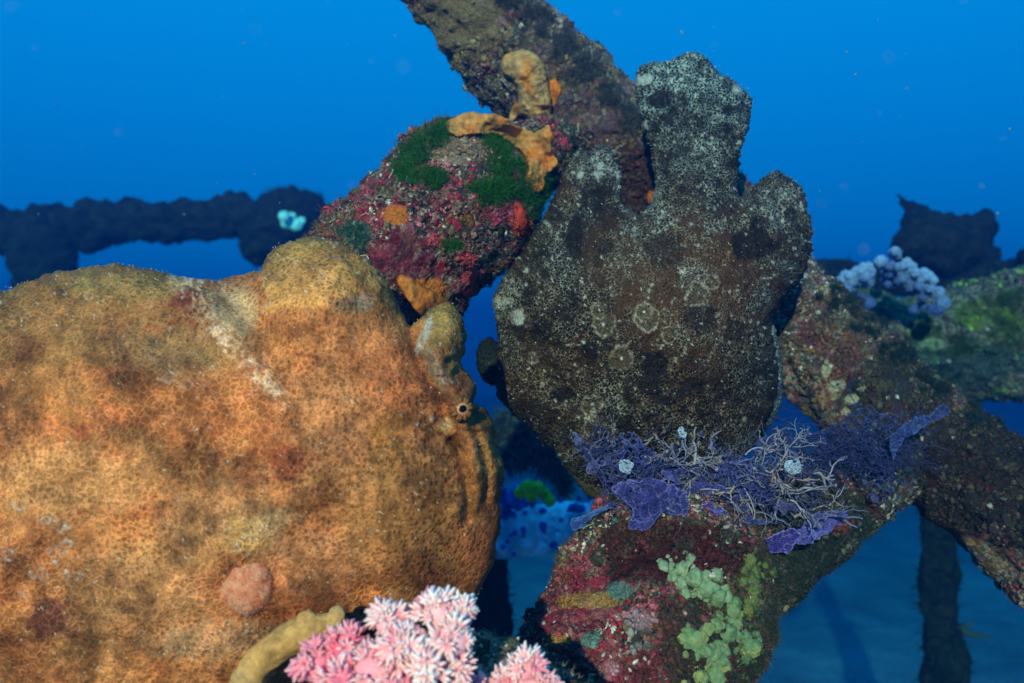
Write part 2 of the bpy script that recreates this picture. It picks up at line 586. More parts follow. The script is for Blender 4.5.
nt.links.new(mth(nt, 'ADD', n1.outputs['Fac'], mth(nt, 'MULTIPLY', n2.outputs['Fac'], 0.15)), bp.inputs['Height'])
nt.links.new(bp.outputs[0], bs.inputs['Normal'])
bs.inputs['Roughness'].default_value = 0.95

# ------------------------------------------------------------------ the setting: seabed and the water itself
SEABED = -0.95
gx = np.concatenate([np.linspace(-14, -3, 40), np.linspace(-2.9, 2.9, 120), np.linspace(3, 14, 40)])
gy = np.concatenate([np.linspace(-0.4, 6, 150), np.linspace(6.2, 15, 50)])
X, Y = np.meshgrid(gx, gy)
pp = np.stack([X.ravel(), Y.ravel(), np.zeros(X.size)], 1)
pp[:, 2] = SEABED + 0.05 * fbm(pp, 1.1, 3, 3) + 0.018 * fbm(pp, 5.0, 4, 9)
nx, ny = len(gx), len(gy)
ii = (np.arange(ny - 1)[:, None] * nx + np.arange(nx - 1)[None]).ravel()
sea = mesh_obj('seabed', pp, [np.stack([ii, ii + 1, ii + nx + 1, ii + nx], 1)], M_sand)
tag(sea, kind='structure')

hz = bpy.data.materials.new('water_haze')
hz.use_nodes = True
hz.node_tree.nodes.clear()
ho = hz.node_tree.nodes.new('ShaderNodeOutputMaterial')
hv = hz.node_tree.nodes.new('ShaderNodeVolumePrincipled')
hv.inputs['Density'].default_value = 1.0
hv.inputs['Color'].default_value = (0.003, 0.040, 0.110, 1)
hv.inputs['Absorption Color'].default_value = (0.17, 0.75, 0.91, 1)
hv.inputs['Anisotropy'].default_value = 0.65
hz.node_tree.links.new(hv.outputs[0], ho.inputs['Volume'])
hb = np.array([[x, y, z] for x in (-15, 15) for y in (-0.42, 16) for z in (-2.1, 0.62)], float)
hf = np.array([[0, 1, 3, 2], [4, 6, 7, 5], [0, 4, 5, 1], [2, 3, 7, 6], [0, 2, 6, 4], [1, 5, 7, 3]])
haze = mesh_obj('haze', hb, [hf], hz, smooth=False)
tag(haze, kind='stuff')

# ------------------------------------------------------------------ encrusted pipes
SURF = {}                                    # name -> (V, N) and BVH for placing growth
def register(key, V, F, N):
    polys = [tuple(map(int, r)) for f in F for r in f]
    SURF[key] = (V, N, BVHTree.FromPolygons([tuple(v) for v in V], polys))

def hit(px, py, keys=None):
    d = Vector(P(px, py, 1.0)).normalized()
    best = None
    for k in (keys or SURF):
        loc, nor, idx, dist = SURF[k][2].ray_cast(Vector((0, 0, 0)), d)
        if loc is not None and (best is None or dist < best[2]):
            best = (np.array(loc), np.array(nor), dist)
    if best is None:
        return None
    n = best[1]
    if np.dot(n, best[0]) > 0: n = -n
    return best[0], n

def pix(V):
    return CX + V[:, 0] / V[:, 1] * FPX, CY - V[:, 2] / V[:, 1] * FPX

def crust_tube(path, rad, nu, nv, amp, seed, lump=1.0):
    V, F, N = tube(path, rad, nu, nv)
    bl = fbm(V, 20, 2, seed + 19)
    n0 = fbm(V, 14, 3, seed)
    n1 = fbm(V, 55, 4, seed + 3)
    f1, f2, idv = worley(V + 0.004 * np.stack([n1, n0, n1], 1), 62, seed)
    g1, g2, gid = worley(V, 165, seed + 2)
    d = amp * (0.9 * n0 + 0.55 * n1) + lump * (0.007 * np.clip(bl, -.6, .8) + 0.0085 * (0.55 - f1) * idv ** 1.2 + 0.0028 * (0.5 - g1) * gid)
    d += 0.0011 * fbm(V, 420, 2, seed + 8)
    V = V + N * d[:, None]
    return V, F, normals_of(V, F)

def scatter_growth(V, N, count, palette, seed, patches=None, size=(0.0005, 0.0018), kinds=('lump', 'tuft', 'worm', 'plate'), white=0.12, front=True):
    rng = np.random.default_rng(seed)
    acc = Acc()
    idx = rng.permutation(len(V) - 2)
    if front:
        idx = idx[(np.einsum('ij,ij->i', N[idx], V[idx]) < 0.02)]
    # growth comes in clumps
    if patches is not None:
        idx = idx[~((patches[idx, 3] > .86) & (patches[idx, :3].sum(1) > .6))]
    keep = fbm(V[idx], 28, 2, seed + 5) + 0.35 * rng.random(len(idx)) > 0.0
    idx = idx[keep][:count]
    pal = np.array(palette)
    patch = worley(V[:, :3] + .008 * np.stack([fbm(V, 60, 2, 1), fbm(V, 60, 2, 2), fbm(V, 60, 2, 3)], 1), 55, seed + 9)[2]
    whz = fbm(V, 40, 2, seed + 31)
    def cols(k, w=white):
        n = len(k)
        i = np.minimum((patch[k] * len(pal)).astype(int), len(pal) - 1)
        i = np.where(rng.random(n) < .30, rng.integers(0, len(pal), n), i)
        c = pal[i] * rng.uniform(0.45, 1.35, (n, 1))
        if patches is not None:
            a = (patches[k, 3] * .85)[:, None]
            c = c * (1 - a) + patches[k, :3] * a * rng.uniform(.6, 1.5, (n, 1))
            w = w * (1 - patches[k, 3] * .9)
        wm = (rng.random(n) < w * 1.2) & (whz[k] > .05)
        c[wm] = np.array([.50, .42, .36]) * rng.uniform(0.4, 1.2, (wm.sum(), 1))
        return np.minimum(c, .7)
    parts = np.array_split(idx, 10)
    take = {'lump': np.concatenate(parts[:5]), 'tuft': np.concatenate(parts[5:7]), 'worm': parts[7], 'plate': np.concatenate(parts[8:])}
    if 'lump' in kinds:
        k = take['lump']; n = len(k)
        s = rng.uniform(*size, n) * rng.choice([0.6, .8, 1.0, 1.0, 1.5], n)
        sc = np.stack([s * rng.uniform(.7, 1.4, n), s * rng.uniform(.7, 1.4, n), s * rng.uniform(.5, 1.3, n)], 1)
        tv = ICO1[0] * (1 + 0.34 * rng.normal(size=(len(ICO1[0]), 1)))
        acc.inst(tv, ICO1[1], V[k], frames(N[k], rng), sc, cols(k))
    if 'tuft' in kinds:
        k = take['tuft']; n = len(k)
        tv, tf = [], []
        for q in range(6):
            a = q * 1.05
            d = np.array([math.cos(a) * .7, math.sin(a) * .7, 1.0 + .3 * (q % 2)])
            b = len(tv)
            for w in range(3):
                t = w * 2.094
                tv.append((math.cos(t) * .12, math.sin(t) * .12, 0))
            tv.append(tuple(d * 1.6))
            tf += [(b, b + 1, b + 3), (b + 1, b + 2, b + 3), (b + 2, b, b + 3)]
        acc.inst(np.array(tv), [np.array(tf)], V[k], frames(N[k], rng), rng.uniform(size[0] * 1.2, size[1] * 1.2, n), cols(k, .3))
    if 'worm' in kinds:
        k = take['worm'][::4]
        k = k[whz[k] > .0]
        if patches is not None: k = k[patches[k, 3] < .5]
        k = k[::2]
        for m in k:
            R = frames(N[m:m + 1], rng)[0]
            a, pts = rng.uniform(0, 6.28), [np.zeros(3)]
            st = rng.uniform(.0012, .0022)
            for q in range(7):
                a += rng.normal(0, .75)
                pts.append(pts[-1] + np.array([math.cos(a) * st, math.sin(a) * st, rng.uniform(-.0002, .0003)]))
            W = (R @ np.array(pts).T).T + V[m] + N[m] * .0004
            tv, tf, _ = tube(W, np.full(8, rng.uniform(.00025, .0005)), 10, 5)
            acc.add(tv, tf, np.array([.42, .36, .29]) * rng.uniform(.35, 1.15))
    if 'plate' in kinds:
        k = take['plate']; n = len(k)
        t = np.linspace(0, 2 * math.pi, 9, endpoint=False)
        tv = np.concatenate([[[0, 0, .3]], np.stack([np.cos(t) * (1 + .3 * np.sin(3 * t)), np.sin(t) * (1 + .25 * np.cos(2 * t)), .35 * np.sin(4 * t + 1)], 1),
                             [[0, 0, -.4]]])
        tf = [[0, 1 + i, 1 + (i + 1) % 9] for i in range(9)] + [[10, 1 + (i + 1) % 9, 1 + i] for i in range(9)]
        acc.inst(tv, [np.array(tf)], V[k], frames(N[k] + rng.normal(0, .35, (n, 3)), rng), rng.uniform(size[0] * 1.2, size[1] * 1.7, n), cols(k, .04))
    hk = rng.permutation(idx)[:len(idx) // 2]
    hair = np.array([[.05, 0, 0], [-.03, .05, 0], [-.03, -.05, 0], [.22, .1, .6], [.17, .14, .6], [.17, .06, .6], [.2, .35, 1.1]])
    acc.inst(hair, [np.array([[0, 1, 4, 3], [1, 2, 5, 4], [2, 0, 3, 5]]), np.array([[3, 4, 6], [4, 5, 6], [5, 3, 6]])], V[hk], frames(N[hk] + rng.normal(0, .4, (len(hk), 3)), rng), rng.uniform(.002, .0055, len(hk)), (np.tile((.075, .065, .055), (len(hk), 1)) if patches is None else np.array([.075, .065, .055]) * (1 - .8 * patches[hk, 3:4]) + patches[hk, :3] * .8 * patches[hk, 3:4]) * rng.uniform(.4, 1.8, (len(hk), 1)))
    return acc

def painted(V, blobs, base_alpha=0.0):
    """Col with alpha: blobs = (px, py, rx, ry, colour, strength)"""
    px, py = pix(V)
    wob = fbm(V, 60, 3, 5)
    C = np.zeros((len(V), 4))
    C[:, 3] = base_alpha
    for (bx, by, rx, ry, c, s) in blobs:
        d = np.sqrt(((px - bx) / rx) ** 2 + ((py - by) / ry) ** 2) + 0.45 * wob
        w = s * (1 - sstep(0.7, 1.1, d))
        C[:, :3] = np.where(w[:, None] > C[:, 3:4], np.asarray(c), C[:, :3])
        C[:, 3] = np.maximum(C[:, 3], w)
    return C

def pipe(key, name, label, cat, path, rad, nu, nv, amp, seed, mat, growth, palette, blobs=(), group=None, size=(0.0005, 0.0018), white=.12, lump=1.0, kinds=('lump', 'tuft', 'worm', 'plate')):
    V, F, N = crust_tube(path, rad, nu, nv, amp, seed, lump)
    register(key, V, F, N)
    root = thing(name, label, cat, np.asarray(path[0]), group)
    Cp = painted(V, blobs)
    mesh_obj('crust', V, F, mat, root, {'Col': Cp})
    if growth:
        g = scatter_growth(V, N, growth, palette, seed + 40, Cp, size, kinds, white).build('encrusting_growth', M_growth, root)
        tag(g, kind='stuff')
    return root

PG = 'encrusted pipes of the sunken frame'
# the long pipe, from the top of the picture down behind the dark fish to the right edge
main_path = [P(330, -140, .74), P(440, -32, .76), P(545, 75, .78), P(630, 158, .79), P(720, 240, .78), P(815, 342, .76), P(900, 419, .72), P(1000, 496, .68), P(1110, 584, .64)]
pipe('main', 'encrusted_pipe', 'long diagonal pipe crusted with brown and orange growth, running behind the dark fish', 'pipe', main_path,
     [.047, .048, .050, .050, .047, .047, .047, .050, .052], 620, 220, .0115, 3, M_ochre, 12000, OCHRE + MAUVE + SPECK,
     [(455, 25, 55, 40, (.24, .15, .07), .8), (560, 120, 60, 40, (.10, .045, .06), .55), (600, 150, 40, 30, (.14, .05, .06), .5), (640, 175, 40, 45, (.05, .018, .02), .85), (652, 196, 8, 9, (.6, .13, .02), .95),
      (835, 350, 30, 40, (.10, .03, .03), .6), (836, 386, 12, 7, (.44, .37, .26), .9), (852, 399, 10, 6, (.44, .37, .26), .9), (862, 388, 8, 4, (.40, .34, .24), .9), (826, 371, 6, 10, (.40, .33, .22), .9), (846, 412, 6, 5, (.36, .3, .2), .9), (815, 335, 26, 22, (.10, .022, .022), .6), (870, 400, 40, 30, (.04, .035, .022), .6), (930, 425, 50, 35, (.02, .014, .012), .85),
      (965, 500, 26, 9, (.24, .20, .14), .6), (1005, 525, 20, 8, (.24, .20, .14), .6), (975, 470, 120, 90, (.012, .010, .010), .9), (905, 400, 70, 60, (.018, .022, .018), .85), (850, 330, 50, 50, (.07, .05, .035), .6), (540, 60, 40, 30, (.10, .06, .05), .5), (480, 10, 30, 26, (.26, .16, .07), .6)], PG)  # near-black blobs towards the right edge paint in the strobe's falloff
# the short stub coming towards the camera on the left
stub_path = [P(318, 345, .60), P(372, 288, .615), P(425, 230, .63), P(468, 196, .65), P(508, 168, .68), P(548, 146, .74)]
pipe('stub', 'encrusted_pipe', 'short maroon encrusted pipe with green algae, branching down left behind the orange fish', 'pipe', stub_path,
     [.050, .054, .056, .052, .036, .024], 300, 260, .0085, 17, M_maroon, 10000, MAROON + MAROON + [c for c in SPECK if sum(c) < .55] + [(.16, .06, .02), (.05, .09, .06)],
     [(395, 215, 14, 10, (.58, .14, .02), .95), (436, 240, 10, 8, (.45, .06, .07), .9), (470, 275, 10, 10, (.5, .07, .08), .95), (465, 258, 12, 9, (.42, .05, .06), .9), (430, 290, 24, 12, (.6, .16, .02), .95),
      (520, 222, 10, 16, (.5, .06, .03), .9), (400, 255, 40, 28, (.15, .015, .03), .6), (360, 235, 18, 14, (.06, .12, .10), .8), (500, 210, 26, 14, (.35, .05, .09), .7), (455, 150, 40, 14, (.28, .2, .13), .7)], PG, white=.10)
# the thick stump at the bottom
stump_path = [P(560, 850, .50), P(598, 750, .53), P(632, 668, .55), P(664, 600, .57), P(686, 545, .59), P(702, 505, .60)]
pipe('stump', 'encrusted_pipe', 'thick maroon and black encrusted stump at the bottom, under purple algae', 'pipe', stump_path,
     [.066, .067, .067, .064, .058, .044], 320, 320, .013, 29, M_maroon, 12000, MAROON + MAROON + [c for c in SPECK if sum(c) < .55] + [(.16, .06, .02), (.05, .10, .08)],
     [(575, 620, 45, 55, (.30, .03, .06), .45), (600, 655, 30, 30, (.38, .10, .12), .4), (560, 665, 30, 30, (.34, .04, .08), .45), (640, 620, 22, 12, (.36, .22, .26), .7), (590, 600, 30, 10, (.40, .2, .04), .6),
      (690, 555, 90, 40, (.035, .009, .010), .9), (640, 540, 45, 24, (.05, .012, .012), .85), (700, 630, 50, 80, (.03, .03, .022), .85), (755, 610, 45, 90, (.045, .045, .025), .8), (640, 670, 30, 30, (.09, .015, .02), .7), (655, 560, 20, 14, (.3, .2, .22), .7), (620, 590, 14, 9, (.10, .20, .17), .8), (590, 640, 12, 8, (.11, .2, .18), .8), (640, 650, 16, 9, (.09, .18, .15), .7), (560, 640, 14, 7, (.36, .17, .03), .7), (612, 668, 14, 10, (.45, .2, .24), .7)], PG, white=.14)  # the dark blobs on the right side paint in weaker strobe light
# the dark bar that joins stump and long pipe
bar_path = [P(690, 590, .64), P(745, 562, .65), P(800, 525, .66), P(850, 485, .68), P(905, 440, .70)]
pipe('bar', 'encrusted_pipe', 'dark fuzzy cross bar between the stump and the long pipe, behind purple algae', 'pipe', bar_path,
     [.040, .042, .040, .036, .034], 260, 180, .0085, 43, M_olive, 4500, OLIVE + SPECK,
     [(800, 545, 110, 80, (.022, .024, .02), .88), (840, 525, 20, 12, (.20, .04, .02), .9), (900, 455, 50, 40, (.02, .022, .018), .85)], PG, white=.1)
# the mossy pipe further back on the right
back_path = [P(800, 308, 1.22), P(870, 338, 1.21), P(940, 345, 1.19), P(1000, 337, 1.17), P(1090, 320, 1.15)]
pipe('mossy', 'encrusted_pipe', 'blue green mossy pipe behind the long pipe at the right edge', 'pipe', back_path,
     [.048, .062, .072, .080, .082], 240, 150, .014, 57, M_olive, 4000, OLIVE + [(.12, .18, .05), (.25, .30, .06)],
     [(985, 312, 34, 14, (.11, .12, .012), .75), (1008, 330, 20, 12, (.12, .13, .012), .7), (930, 345, 22, 9, (.26, .30, .18), .7), (880, 300, 40, 16, (.05, .08, .06), .8), (960, 365, 90, 26, (.03, .05, .05), .8)], PG, size=(.0007, .0026), white=.15)

# ------------------------------------------------------------------ far parts of the frame
def far_tube(parent, name, path, rad, nu, nv, amp, seed, mat=None):
    V, F, N = tube(path, rad, nu, nv)
    V = V + N * (amp * (fbm(V, 7, 3, seed) + .9 * fbm(V, 30, 4, seed + 2)) + .5 * amp * (.5 - worley(V, 14, seed)[0]) + .55 * amp * (.5 - worley(V, 34, seed + 1)[0]))[:, None]
    n = normals_of(V, F)
    o = mesh_obj(name, V, F, mat or M_dim, parent, {'Col': np.zeros((len(V), 4))})
    return V, n, o

def fuzz(acc, V, N, count, length, col, seed, wid=.04):
    rng = np.random.default_rng(seed)
    k = rng.integers(0, len(V), count)
    tv = np.array([[1, 0, 0], [-.5, .87, 0], [-.5, -.87, 0], [.6, .2, .55], [0, .4, .55], [.2, -.3, .55], [.5, .3, 1.]])
    tv[:3, :2] *= wid; tv[3:6, :2] = tv[:3, :2] * .7 + .12
    tf = [np.array([[0, 1, 4, 3], [1, 2, 5, 4], [2, 0, 3, 5]]), np.array([[3, 4, 6], [4, 5, 6], [5, 3, 6]])]
    L = rng.uniform(.4, 1.2, count) * length
    c = np.asarray(col) * rng.uniform(.6, 1.4, (count, 1))
    acc.inst(tv, tf, V[k] - N[k] * length * .05, frames(N[k] + rng.normal(0, .45, (count, 3)), rng), L, c)

# left: crossbar with a post at its left and a knobbly end
lf = thing('frame_section', 'dark encrusted frame bar with a leg, far off in blue water at left', 'frame', P(150, 221, 2.2))
Vb, Nb, _ = far_tube(lf, 'crossbar', [P(-160, 238, 2.15), P(-40, 234, 2.18), P(60, 228, 2.2), P(150, 222, 2.2), P(240, 218, 2.2), P(300, 214, 2.2)],
                     [.056, .056, .056, .050, .052, .055], 200, 60, .026, 5)
Vp, Np, _ = far_tube(lf, 'post', [P(36, 214, 2.2), P(38, 240, 2.2), P(48, 290, 2.2), P(58, 420, 2.2), P(60, 720, 2.2)], [.055, .080, .070, .06, .06], 140, 50, .024, 8)
Ve, Ne, _ = far_tube(lf, 'joint', [P(246, 255, 2.2), P(268, 238, 2.2), P(290, 218, 2.18), P(316, 222, 2.2), P(336, 226, 2.25)], [.03, .07, .065, .045, .02], 90, 60, .030, 21)
Vk, Nk, _ = far_tube(lf, 'joint_knob', [P(262, 212, 2.2), P(282, 204, 2.2), P(300, 203, 2.2), P(322, 198, 2.2)], [.02, .035, .03, .012], 60, 40, .018, 33)
a = Acc()
for q, (v, n) in enumerate(((Vb, Nb), (Vp, Np), (Ve, Ne), (Vk, Nk))):
    fuzz(a, v, n, 420, .016, (.03, .03, .028), 70 + q, .06)
tag(a.build('hydroid_fuzz', M_growth, lf), kind='stuff')

# right: dark block on a bar
rf = thing('frame_section', 'dark block of the frame on a bar, above the blue white soft coral', 'frame', P(945, 240, 1.65))
Vb, Nb, _ = far_tube(rf, 'crossbar', [P(800, 276, 1.66), P(880, 280, 1.66), P(950, 282, 1.66), P(1030, 284, 1.64), P(1130, 288, 1.6)], [.028, .030, .036, .036, .036], 160, 50, .016, 61)
BLOCK_LATER = rf
a = Acc()
for q, (v, n) in enumerate(((Vb, Nb),)):
    fuzz(a, v, n, 300, .014, (.03, .03, .028), 80 + q, .07)
tag(a.build('hydroid_fuzz', M_growth, rf), kind='stuff')
kn = thing('encrusted_knob', 'small dark knob sticking in at the right edge, beside the dark block', 'pipe end', P(1036, 256, 1.6))  # a knob at a pipe's end, not a whole bar
far_tube(kn, 'crust', [P(1020, 258, 1.6), P(1036, 256, 1.6), P(1070, 254, 1.6)], [.016, .024, .02], 40, 30, .010, 66)

# vertical post standing on the sand at bottom right
vp = thing('frame_post', 'upright dark fuzzy post standing on the sand, below the long pipe', 'post', P(941, 890, 1.6))
Vb, Nb, _ = far_tube(vp, 'crust', [P(938, 470, 1.6), P(939, 540, 1.6), P(942, 620, 1.6), P(944, 700, 1.6), P(946, 900, 1.6)], [.042, .038, .036, .037, .038], 200, 50, .013, 91)
a = Acc()
fuzz(a, Vb, Nb, 420, .020, (.03, .03, .03), 92, .08)
tv, tf, _ = tube([P(955, 630, 1.6), P(972, 634, 1.6), P(990, 637, 1.6)], [.008, .006, .002], 20, 8); a.add(tv, tf, (.05, .05, .05))
tv, tf, _ = tube([P(955, 630, 1.6), P(966, 626, 1.6), P(976, 622, 1.6)], [.006, .004, .001], 20, 8); a.add(tv, tf, (.05, .05, .05))
tag(a.build('hydroid_fuzz', M_growth, vp), kind='stuff')
# post seen through the gap between the fishes
gp = thing('frame_post', 'dark shadowed post in the gap, just right of the orange fish', 'post', P(490, 800, 1.25))
Vb, Nb, _ = far_tube(gp, 'crust', [P(487, 540, 1.25), P(489, 600, 1.25), P(491, 680, 1.25), P(493, 1000, 1.25)], [.026, .024, .024, .024], 120, 40, .010, 95)
a = Acc(); fuzz(a, Vb, Nb, 400, .014, (.03, .03, .03), 96, .08); tag(a.build('hydroid_fuzz', M_growth, gp), kind='stuff')
# dark clump high in the gap
gc = thing('encrusted_clump', 'dark algae covered clump high in the gap between the fishes', 'rock', P(530, 445, 1.3))
Vb, Nb, _ = far_tube(gc, 'crust', [P(480, 448, 1.3), P(510, 440, 1.3), P(535, 445, 1.3), P(556, 468, 1.3), P(566, 490, 1.32)], [.03, .045, .040, .024, .008], 100, 60, .016, 97)
a = Acc(); fuzz(a, Vb, Nb, 1200, .022, (.06, .07, .06), 98, .07); tag(a.build('algae_fuzz', M_growth, gc), kind='stuff')
# pipe under the blue soft coral in the gap
M_pale = plain_material('pale_crust', 60.0, 0.6, 1.3, 0.003, 0.8)
gb = thing('encrusted_pipe', 'pale pipe with blue soft coral, low in the gap between the fishes', 'pipe', P(540, 530, 1.15), PG)
V_, F_, N_2 = tube([P(440, 540, 1.15), P(520, 534, 1.15), P(590, 524, 1.15), P(680, 512, 1.15)], [.030, .031, .031, .030], 200, 80)
V_ = V_ + N_2 * (.007 * fbm(V_, 24, 4, 99) + .004 * (.5 - worley(V_, 60, 9)[0]))[:, None]
w_ = sstep(-.25, .25, fbm(V_, 34, 3, 98))
mesh_obj('crust', V_, F_, M_pale, gb, {'Col': mix3(np.tile((.26, .33, .52), (len(V_), 1)), (.55, .66, .85), w_)})

# ------------------------------------------------------------------ frogfish bodies
def densify(poly, d):
    poly = np.asarray(poly, float)
    q = np.concatenate([poly, poly[:1]])
    # smooth closed curve through the points
    n = len(poly)
    out = []
    for i in range(n):
        a, b, c, e = poly[i - 1], poly[i], poly[(i + 1) % n], poly[(i + 2) % n]
        m = max(2, int(np.linalg.norm(c - b) / d))
        for t in np.linspace(0, 1, m, endpoint=False):
            out.append(.5 * (2 * b + (c - a) * t + (2 * a - 5 * b + 4 * c - e) * t * t + (3 * b - a - 3 * c + e) * t ** 3))
    return np.array(out)

def inside_mask(poly, xs, ys):
    M = np.zeros((len(ys), len(xs)), bool)
    a, b = poly, np.roll(poly, -1, 0)
    for r, y in enumerate(ys):
        c = (a[:, 1] <= y) != (b[:, 1] <= y)
        x = np.sort(a[c, 0] + (y - a[c, 1]) / (b[c, 1] - a[c, 1]) * (b[c, 0] - a[c, 0]))
        for k in range(0, len(x) - 1, 2):
            M[r, (xs >= x[k]) & (xs <= x[k + 1])] = True
    return M

def poisson(M):
    """u with laplace(u) = -1 inside, 0 outside, coarse to fine"""
    levels = [M]
    while min(levels[-1].shape) > 24:
        levels.append(levels[-1][::2, ::2])
    u = None
    h = 2.0 ** (len(levels) - 1)
    for L in reversed(levels):
        m = np.pad(L, 1).astype(float)
        if u is None:
            w = np.zeros_like(m)
        else:
            up = np.repeat(np.repeat(u[1:-1, 1:-1], 2, 0), 2, 1)
            w = np.zeros_like(m)
            s = up[:L.shape[0], :L.shape[1]]
            w[1:1 + s.shape[0], 1:1 + s.shape[1]] = s
            w *= m
        for _ in range(500):
            w[1:-1, 1:-1] = .25 * (w[:-2, 1:-1] + w[2:, 1:-1] + w[1:-1, :-2] + w[1:-1, 2:] + h * h)
            w *= m
        u = w
        h /= 2
    return u[1:-1, 1:-1]

def slab(outline, step, rough, seed):
    poly = densify(outline, 1.5)
    t = np.roll(poly, -1, 0) - np.roll(poly, 1, 0)
    nn = np.stack([t[:, 1], -t[:, 0]], 1) / np.maximum(np.linalg.norm(t, axis=1, keepdims=True), 1e-9)
    p3 = np.concatenate([poly, np.zeros((len(poly), 1))], 1)
    poly = poly + nn * (rough * (fbm(p3, .05, 2, seed) + .7 * fbm(p3, .2, 3, seed + 3)))[:, None]
    lo, hi = poly.min(0) - 2 * step, poly.max(0) + 2 * step
    xs, ys = np.arange(lo[0], hi[0], step), np.arange(lo[1], hi[1], step)
    M = inside_mask(poly, xs, ys)
    u = poisson(M)
    K = M[:-1, :-1] & M[1:, :-1] & M[:-1, 1:] & M[1:, 1:]
    cnt = np.zeros(M.shape, int)
    for dy in (0, 1):
        for dx in (0, 1):
            cnt[dy:dy + K.shape[0], dx:dx + K.shape[1]] += K
    used = cnt > 0
    edge = used & (cnt < 4)
    X, Y = np.meshgrid(xs, ys)
    px, py, uu, ed = X[used], Y[used], u[used], edge[used]
    ei = np.where(ed)[0]
    q = np.stack([px[ei], py[ei]], 1)
    a, b = poly, np.roll(poly, -1, 0)
    for s in range(0, len(q), 400):
        w = q[s:s + 400, None] - a[None]
        ab = (b - a)[None]
        tt = np.clip((w * ab).sum(2) / np.maximum((ab * ab).sum(2), 1e-9), 0, 1)
        pr = a[None] + tt[..., None] * ab
        dd = ((q[s:s + 400, None] - pr) ** 2).sum(2)
        q[s:s + 400] = pr[np.arange(len(dd)), dd.argmin(1)]
    px[ei], py[ei] = q[:, 0], q[:, 1]
    uu = uu.copy()
    uu[ei] = 0
    id_ = np.full(M.shape, -1)
    id_[used] = np.arange(used.sum())
    r, c = np.where(K)
    Q = np.stack([id_[r, c], id_[r + 1, c], id_[r + 1, c + 1], id_[r, c + 1]], 1)
    return px, py, uu, ed, Q, poly

def body_mesh(outline, step, D, T, rough, seed, hfeat=None, Dfun=None, back=0.9, tfun=None):
    px, py, u, ed, Q, poly = slab(outline, step, rough, seed)
    h = T * np.sqrt(u / u.max())
    if tfun is not None: h = h * tfun(px, py)
    D0 = np.full(len(px), D) if Dfun is None else Dfun(px, py)
    hf = h.copy()
    if hfeat is not None:
        hf = hf + hfeat(px, py) * sstep(0, .25 * T, h)
    Df = D0 - hf
    Vf = np.stack([(px - CX) / FPX * Df, Df, (CY - py) / FPX * Df], 1)
    Db = D0 + back * h
    ins = np.where(~ed)[0]
    Vb = np.stack([(px - CX) / FPX * Db, Db, (CY - py) / FPX * Db], 1)[ins]
    mp = np.arange(len(px))
    mp[ins] = len(px) + np.arange(len(ins))
    V = np.concatenate([Vf, Vb])
    F = [np.concatenate([Q, mp[Q][:, ::-1]])]
    PX, PY = np.concatenate([px, px[ins]]), np.concatenate([py, py[ins]])
    return V, F, PX, PY, len(px), poly

def gauss(px, py, x, y, rx, ry=None, ang=0):
    ry = ry or rx
    dx, dy = px - x, py - y
    c, s = math.cos(math.radians(ang)), math.sin(math.radians(ang))
    return np.exp(-(((dx * c + dy * s) / rx) ** 2 + ((-dx * s + dy * c) / ry) ** 2))

def polyline_dist(px, py, pts):
    d = np.full(len(px), 1e9)
    for (x0, y0), (x1, y1) in zip(pts[:-1], pts[1:]):
        ax, ay = x1 - x0, y1 - y0
        t = np.clip(((px - x0) * ax + (py - y0) * ay) / (ax * ax + ay * ay), 0, 1)
        d = np.minimum(d, np.hypot(px - x0 - t * ax, py - y0 - t * ay))
    return d

OUT_B = [(896, 194), (905, 195), (913, 203), (930, 208), (950, 215), (968, 214), (985, 212), (995, 218), (996, 235), (1003, 250), (1001, 263), (985, 270), (960, 272), (930, 270), (905, 266), (892, 256), (896, 240), (903, 226), (901, 210)]
Vt, Ft, _x, _y, _n, _p = body_mesh(OUT_B, 1.5, 1.65, .075, 3.0, 62)
Nt = normals_of(Vt, Ft)
Vt = Vt + Nt * (.020 * fbm(Vt, 22, 4, 5) + .006 * (.5 - worley(Vt, 40, 4)[0]))[:, None]
mesh_obj('block', Vt, Ft, M_dim, rf, {'Col': np.zeros((len(Vt), 4))})
a = Acc(); fuzz(a, Vt, normals_of(Vt, Ft), 350, .012, (.03, .03, .028), 85, .07); tag(a.build('algae_fuzz', M_growth, rf), kind='stuff')

# ---- the orange fish
OUT_O = [(-215, 500), (-190, 400), (-120, 335), (-60, 306), (0, 292), (30, 281), (60, 273), (90, 268), (118, 264), (140, 266), (165, 271), (190, 278), (215, 279), (240, 276),
         (256, 273), (263, 267), (268, 256), (276, 247), (295, 241), (316, 239), (335, 242), (352, 249), (369, 261), (384, 279), (394, 296), (402, 311), (409, 325), (416, 321), (426, 311),
         (440, 304), (451, 303), (458, 311), (463, 328), (465, 350), (462, 362), (468, 374), (476, 384), (475, 396), (474, 403), (483, 408), (491, 418), (495, 434), (496, 448), (503, 461),
         (505, 478), (501, 500), (501, 522), (496, 545), (491, 570), (478, 594), (458, 625), (420, 665), (370, 705), (300, 745), (180, 790), (0, 810), (-150, 750), (-215, 640)]
WHITE_BAND = [(190, 283), (205, 305), (222, 332), (238, 352), (262, 378), (285, 405)]
MOUTH = [(452, 440), (459, 455), (464, 472), (467, 490), (468, 505), (466, 520)]
